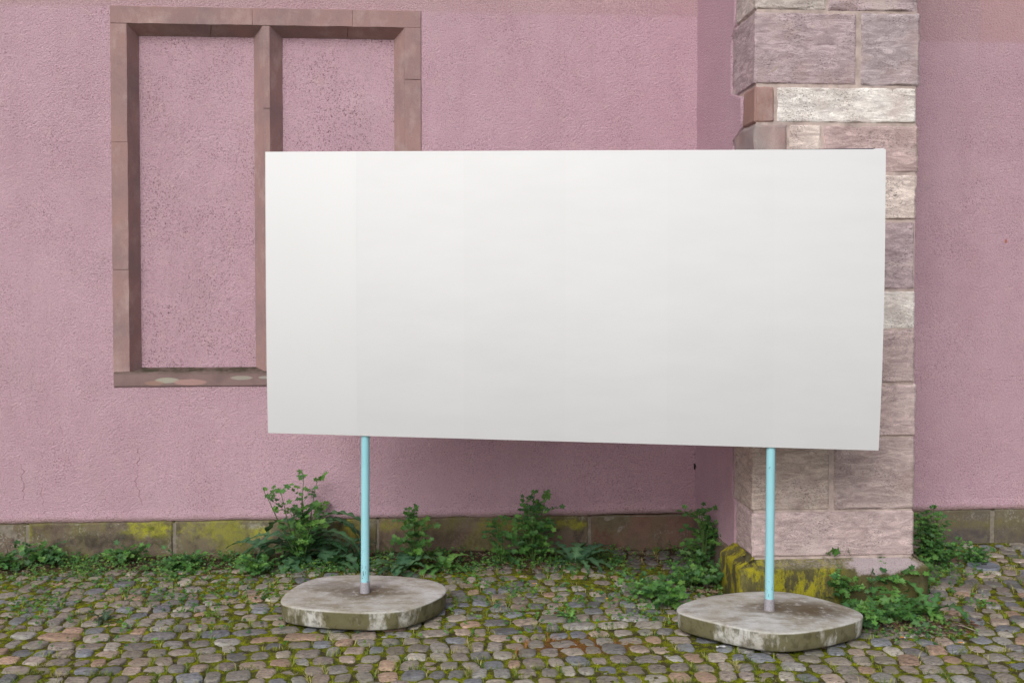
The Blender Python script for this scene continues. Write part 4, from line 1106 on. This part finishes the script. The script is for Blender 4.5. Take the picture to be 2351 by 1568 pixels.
# ================================================================== SMALL LITTER
def butt(px, py, ang, label):
    P = onZ(px, py, .009); r_ = empty('cigarette_butt', P); tag(r_, label, 'cigarette butt', 'cigarette butts on the cobbles')
    d = Vector((cos(ang), sin(ang), .05)); a = MB(); a.tube([P-d*.016, P-d*.006, P+d*.010], .0042, .0042, 10, (.60, .27, .07)); a.build('filter', M['paper'], r_)
    a = MB(); a.tube([P+d*.0102, P+d*.018], .0041, .0039, 10, (.68, .66, .62)); a.build('paper_end', M['paper'], r_)
M['paper'] = simple('paper', (1, 1, 1), .8, 200, .15, .3, use_attr=True)
butt(1395, 1373, -.1, 'orange and white cigarette butt on the cobbles midway between the slabs')
butt(820, 1316+0, .0, 'cigarette butt half hidden behind the left post slab') if False else None
butt(2072, 1462, -.3, 'cigarette butt right of the right slab, nearest to it')
butt(2207, 1474, -.35, 'cigarette butt on the open cobbles farthest right')
butt(1335-108, 1339, .15, 'pale orange cigarette butt among weeds below the midway bushy weed')
butt(820*0+817//2+5, 1447-130, .0, 'cigarette butt below the yellow lichen at the left')
P = onZ(1655, 1487); m = MB()
idx = [[m.vert((P.x-.03+.06*i/6+.004*noise.noise(Vector((i, j, 0))), P.y-.012+.024*j/3, .008+.012*abs(noise.noise(Vector((i*.8, j*.9, 4)))), ), (.72, .72, .74)) for j in range(4)] for i in range(7)]
for i in range(6):
    for j in range(3): m.face(idx[i][j], idx[i+1][j], idx[i+1][j+1], idx[i][j+1])
o = tag(m.build('paper_scrap', M['paper'], loc=(P.x, P.y, 0)), 'crumpled white scrap of paper before the right slab', 'paper scrap')
# round blue-grey cap set in the paving on the right
P = onZ(2258, 1301); ca = empty('ground_cap', P); tag(ca, 'round blue-grey cap set in the cobbles below the right hand plinth', 'cap')
m = MB(); R_ = .128; m.prism([(P.x+R_*cos(2*pi*k/32), P.y+R_*.98*sin(2*pi*k/32)) for k in range(32)], [(.0, -.03), (.0, .012), (.003, .017), (.012, .0185), (.016, .016)])
m.build('disc', simple('blue_grey_cap', (.20, .22, .26), .6, 40, .3, .4, .3), ca)
m = MB(); box(m, P.x-.012, P.x+.028, P.y+.0, P.y+.012, .015, .0225); m.build('lifting_slot', simple('dark_slot', (.04, .04, .045), .7), ca)
# a light twig on the right
a, b = onZ(2190, 1432, .01), onZ(2248, 1450, .012)
m = MB(); m.tube([a, a.lerp(b, .4)+Vector((0, 0, .006)), b], .004, .002, 6, (.42, .36, .29))
tag(m.build('twig', M['litter'], loc=(a.x, a.y, 0)), 'thin pale twig lying on the cobbles far right', 'twig')
for (px, py, r_, col, lab) in ((1275, 1412-0, .030, (.20, .085, .05), 'curled red brown dead leaf lying alone right of the left slab'), (2125, 1425, .03, (.24, .15, .10), 'curled tan dead leaf at the edge of the weeds right of the right slab'),
                               (1795+0, 1482+0, .0, None, None), (505, 1303, .045, (.20, .12, .075), 'broad brown dead leaf beneath the dry straw weed')):
    if r_ == 0: continue
    P = onZ(px, py); m = MB(); dead_leaf(m, P.x, P.y, .014, r_, rd.uniform(0, 3), col)
    tag(m.build('dead_leaf', M['litter'], loc=(P.x, P.y, 0)), lab, 'dead leaf')
S.cycles.max_bounces = 6
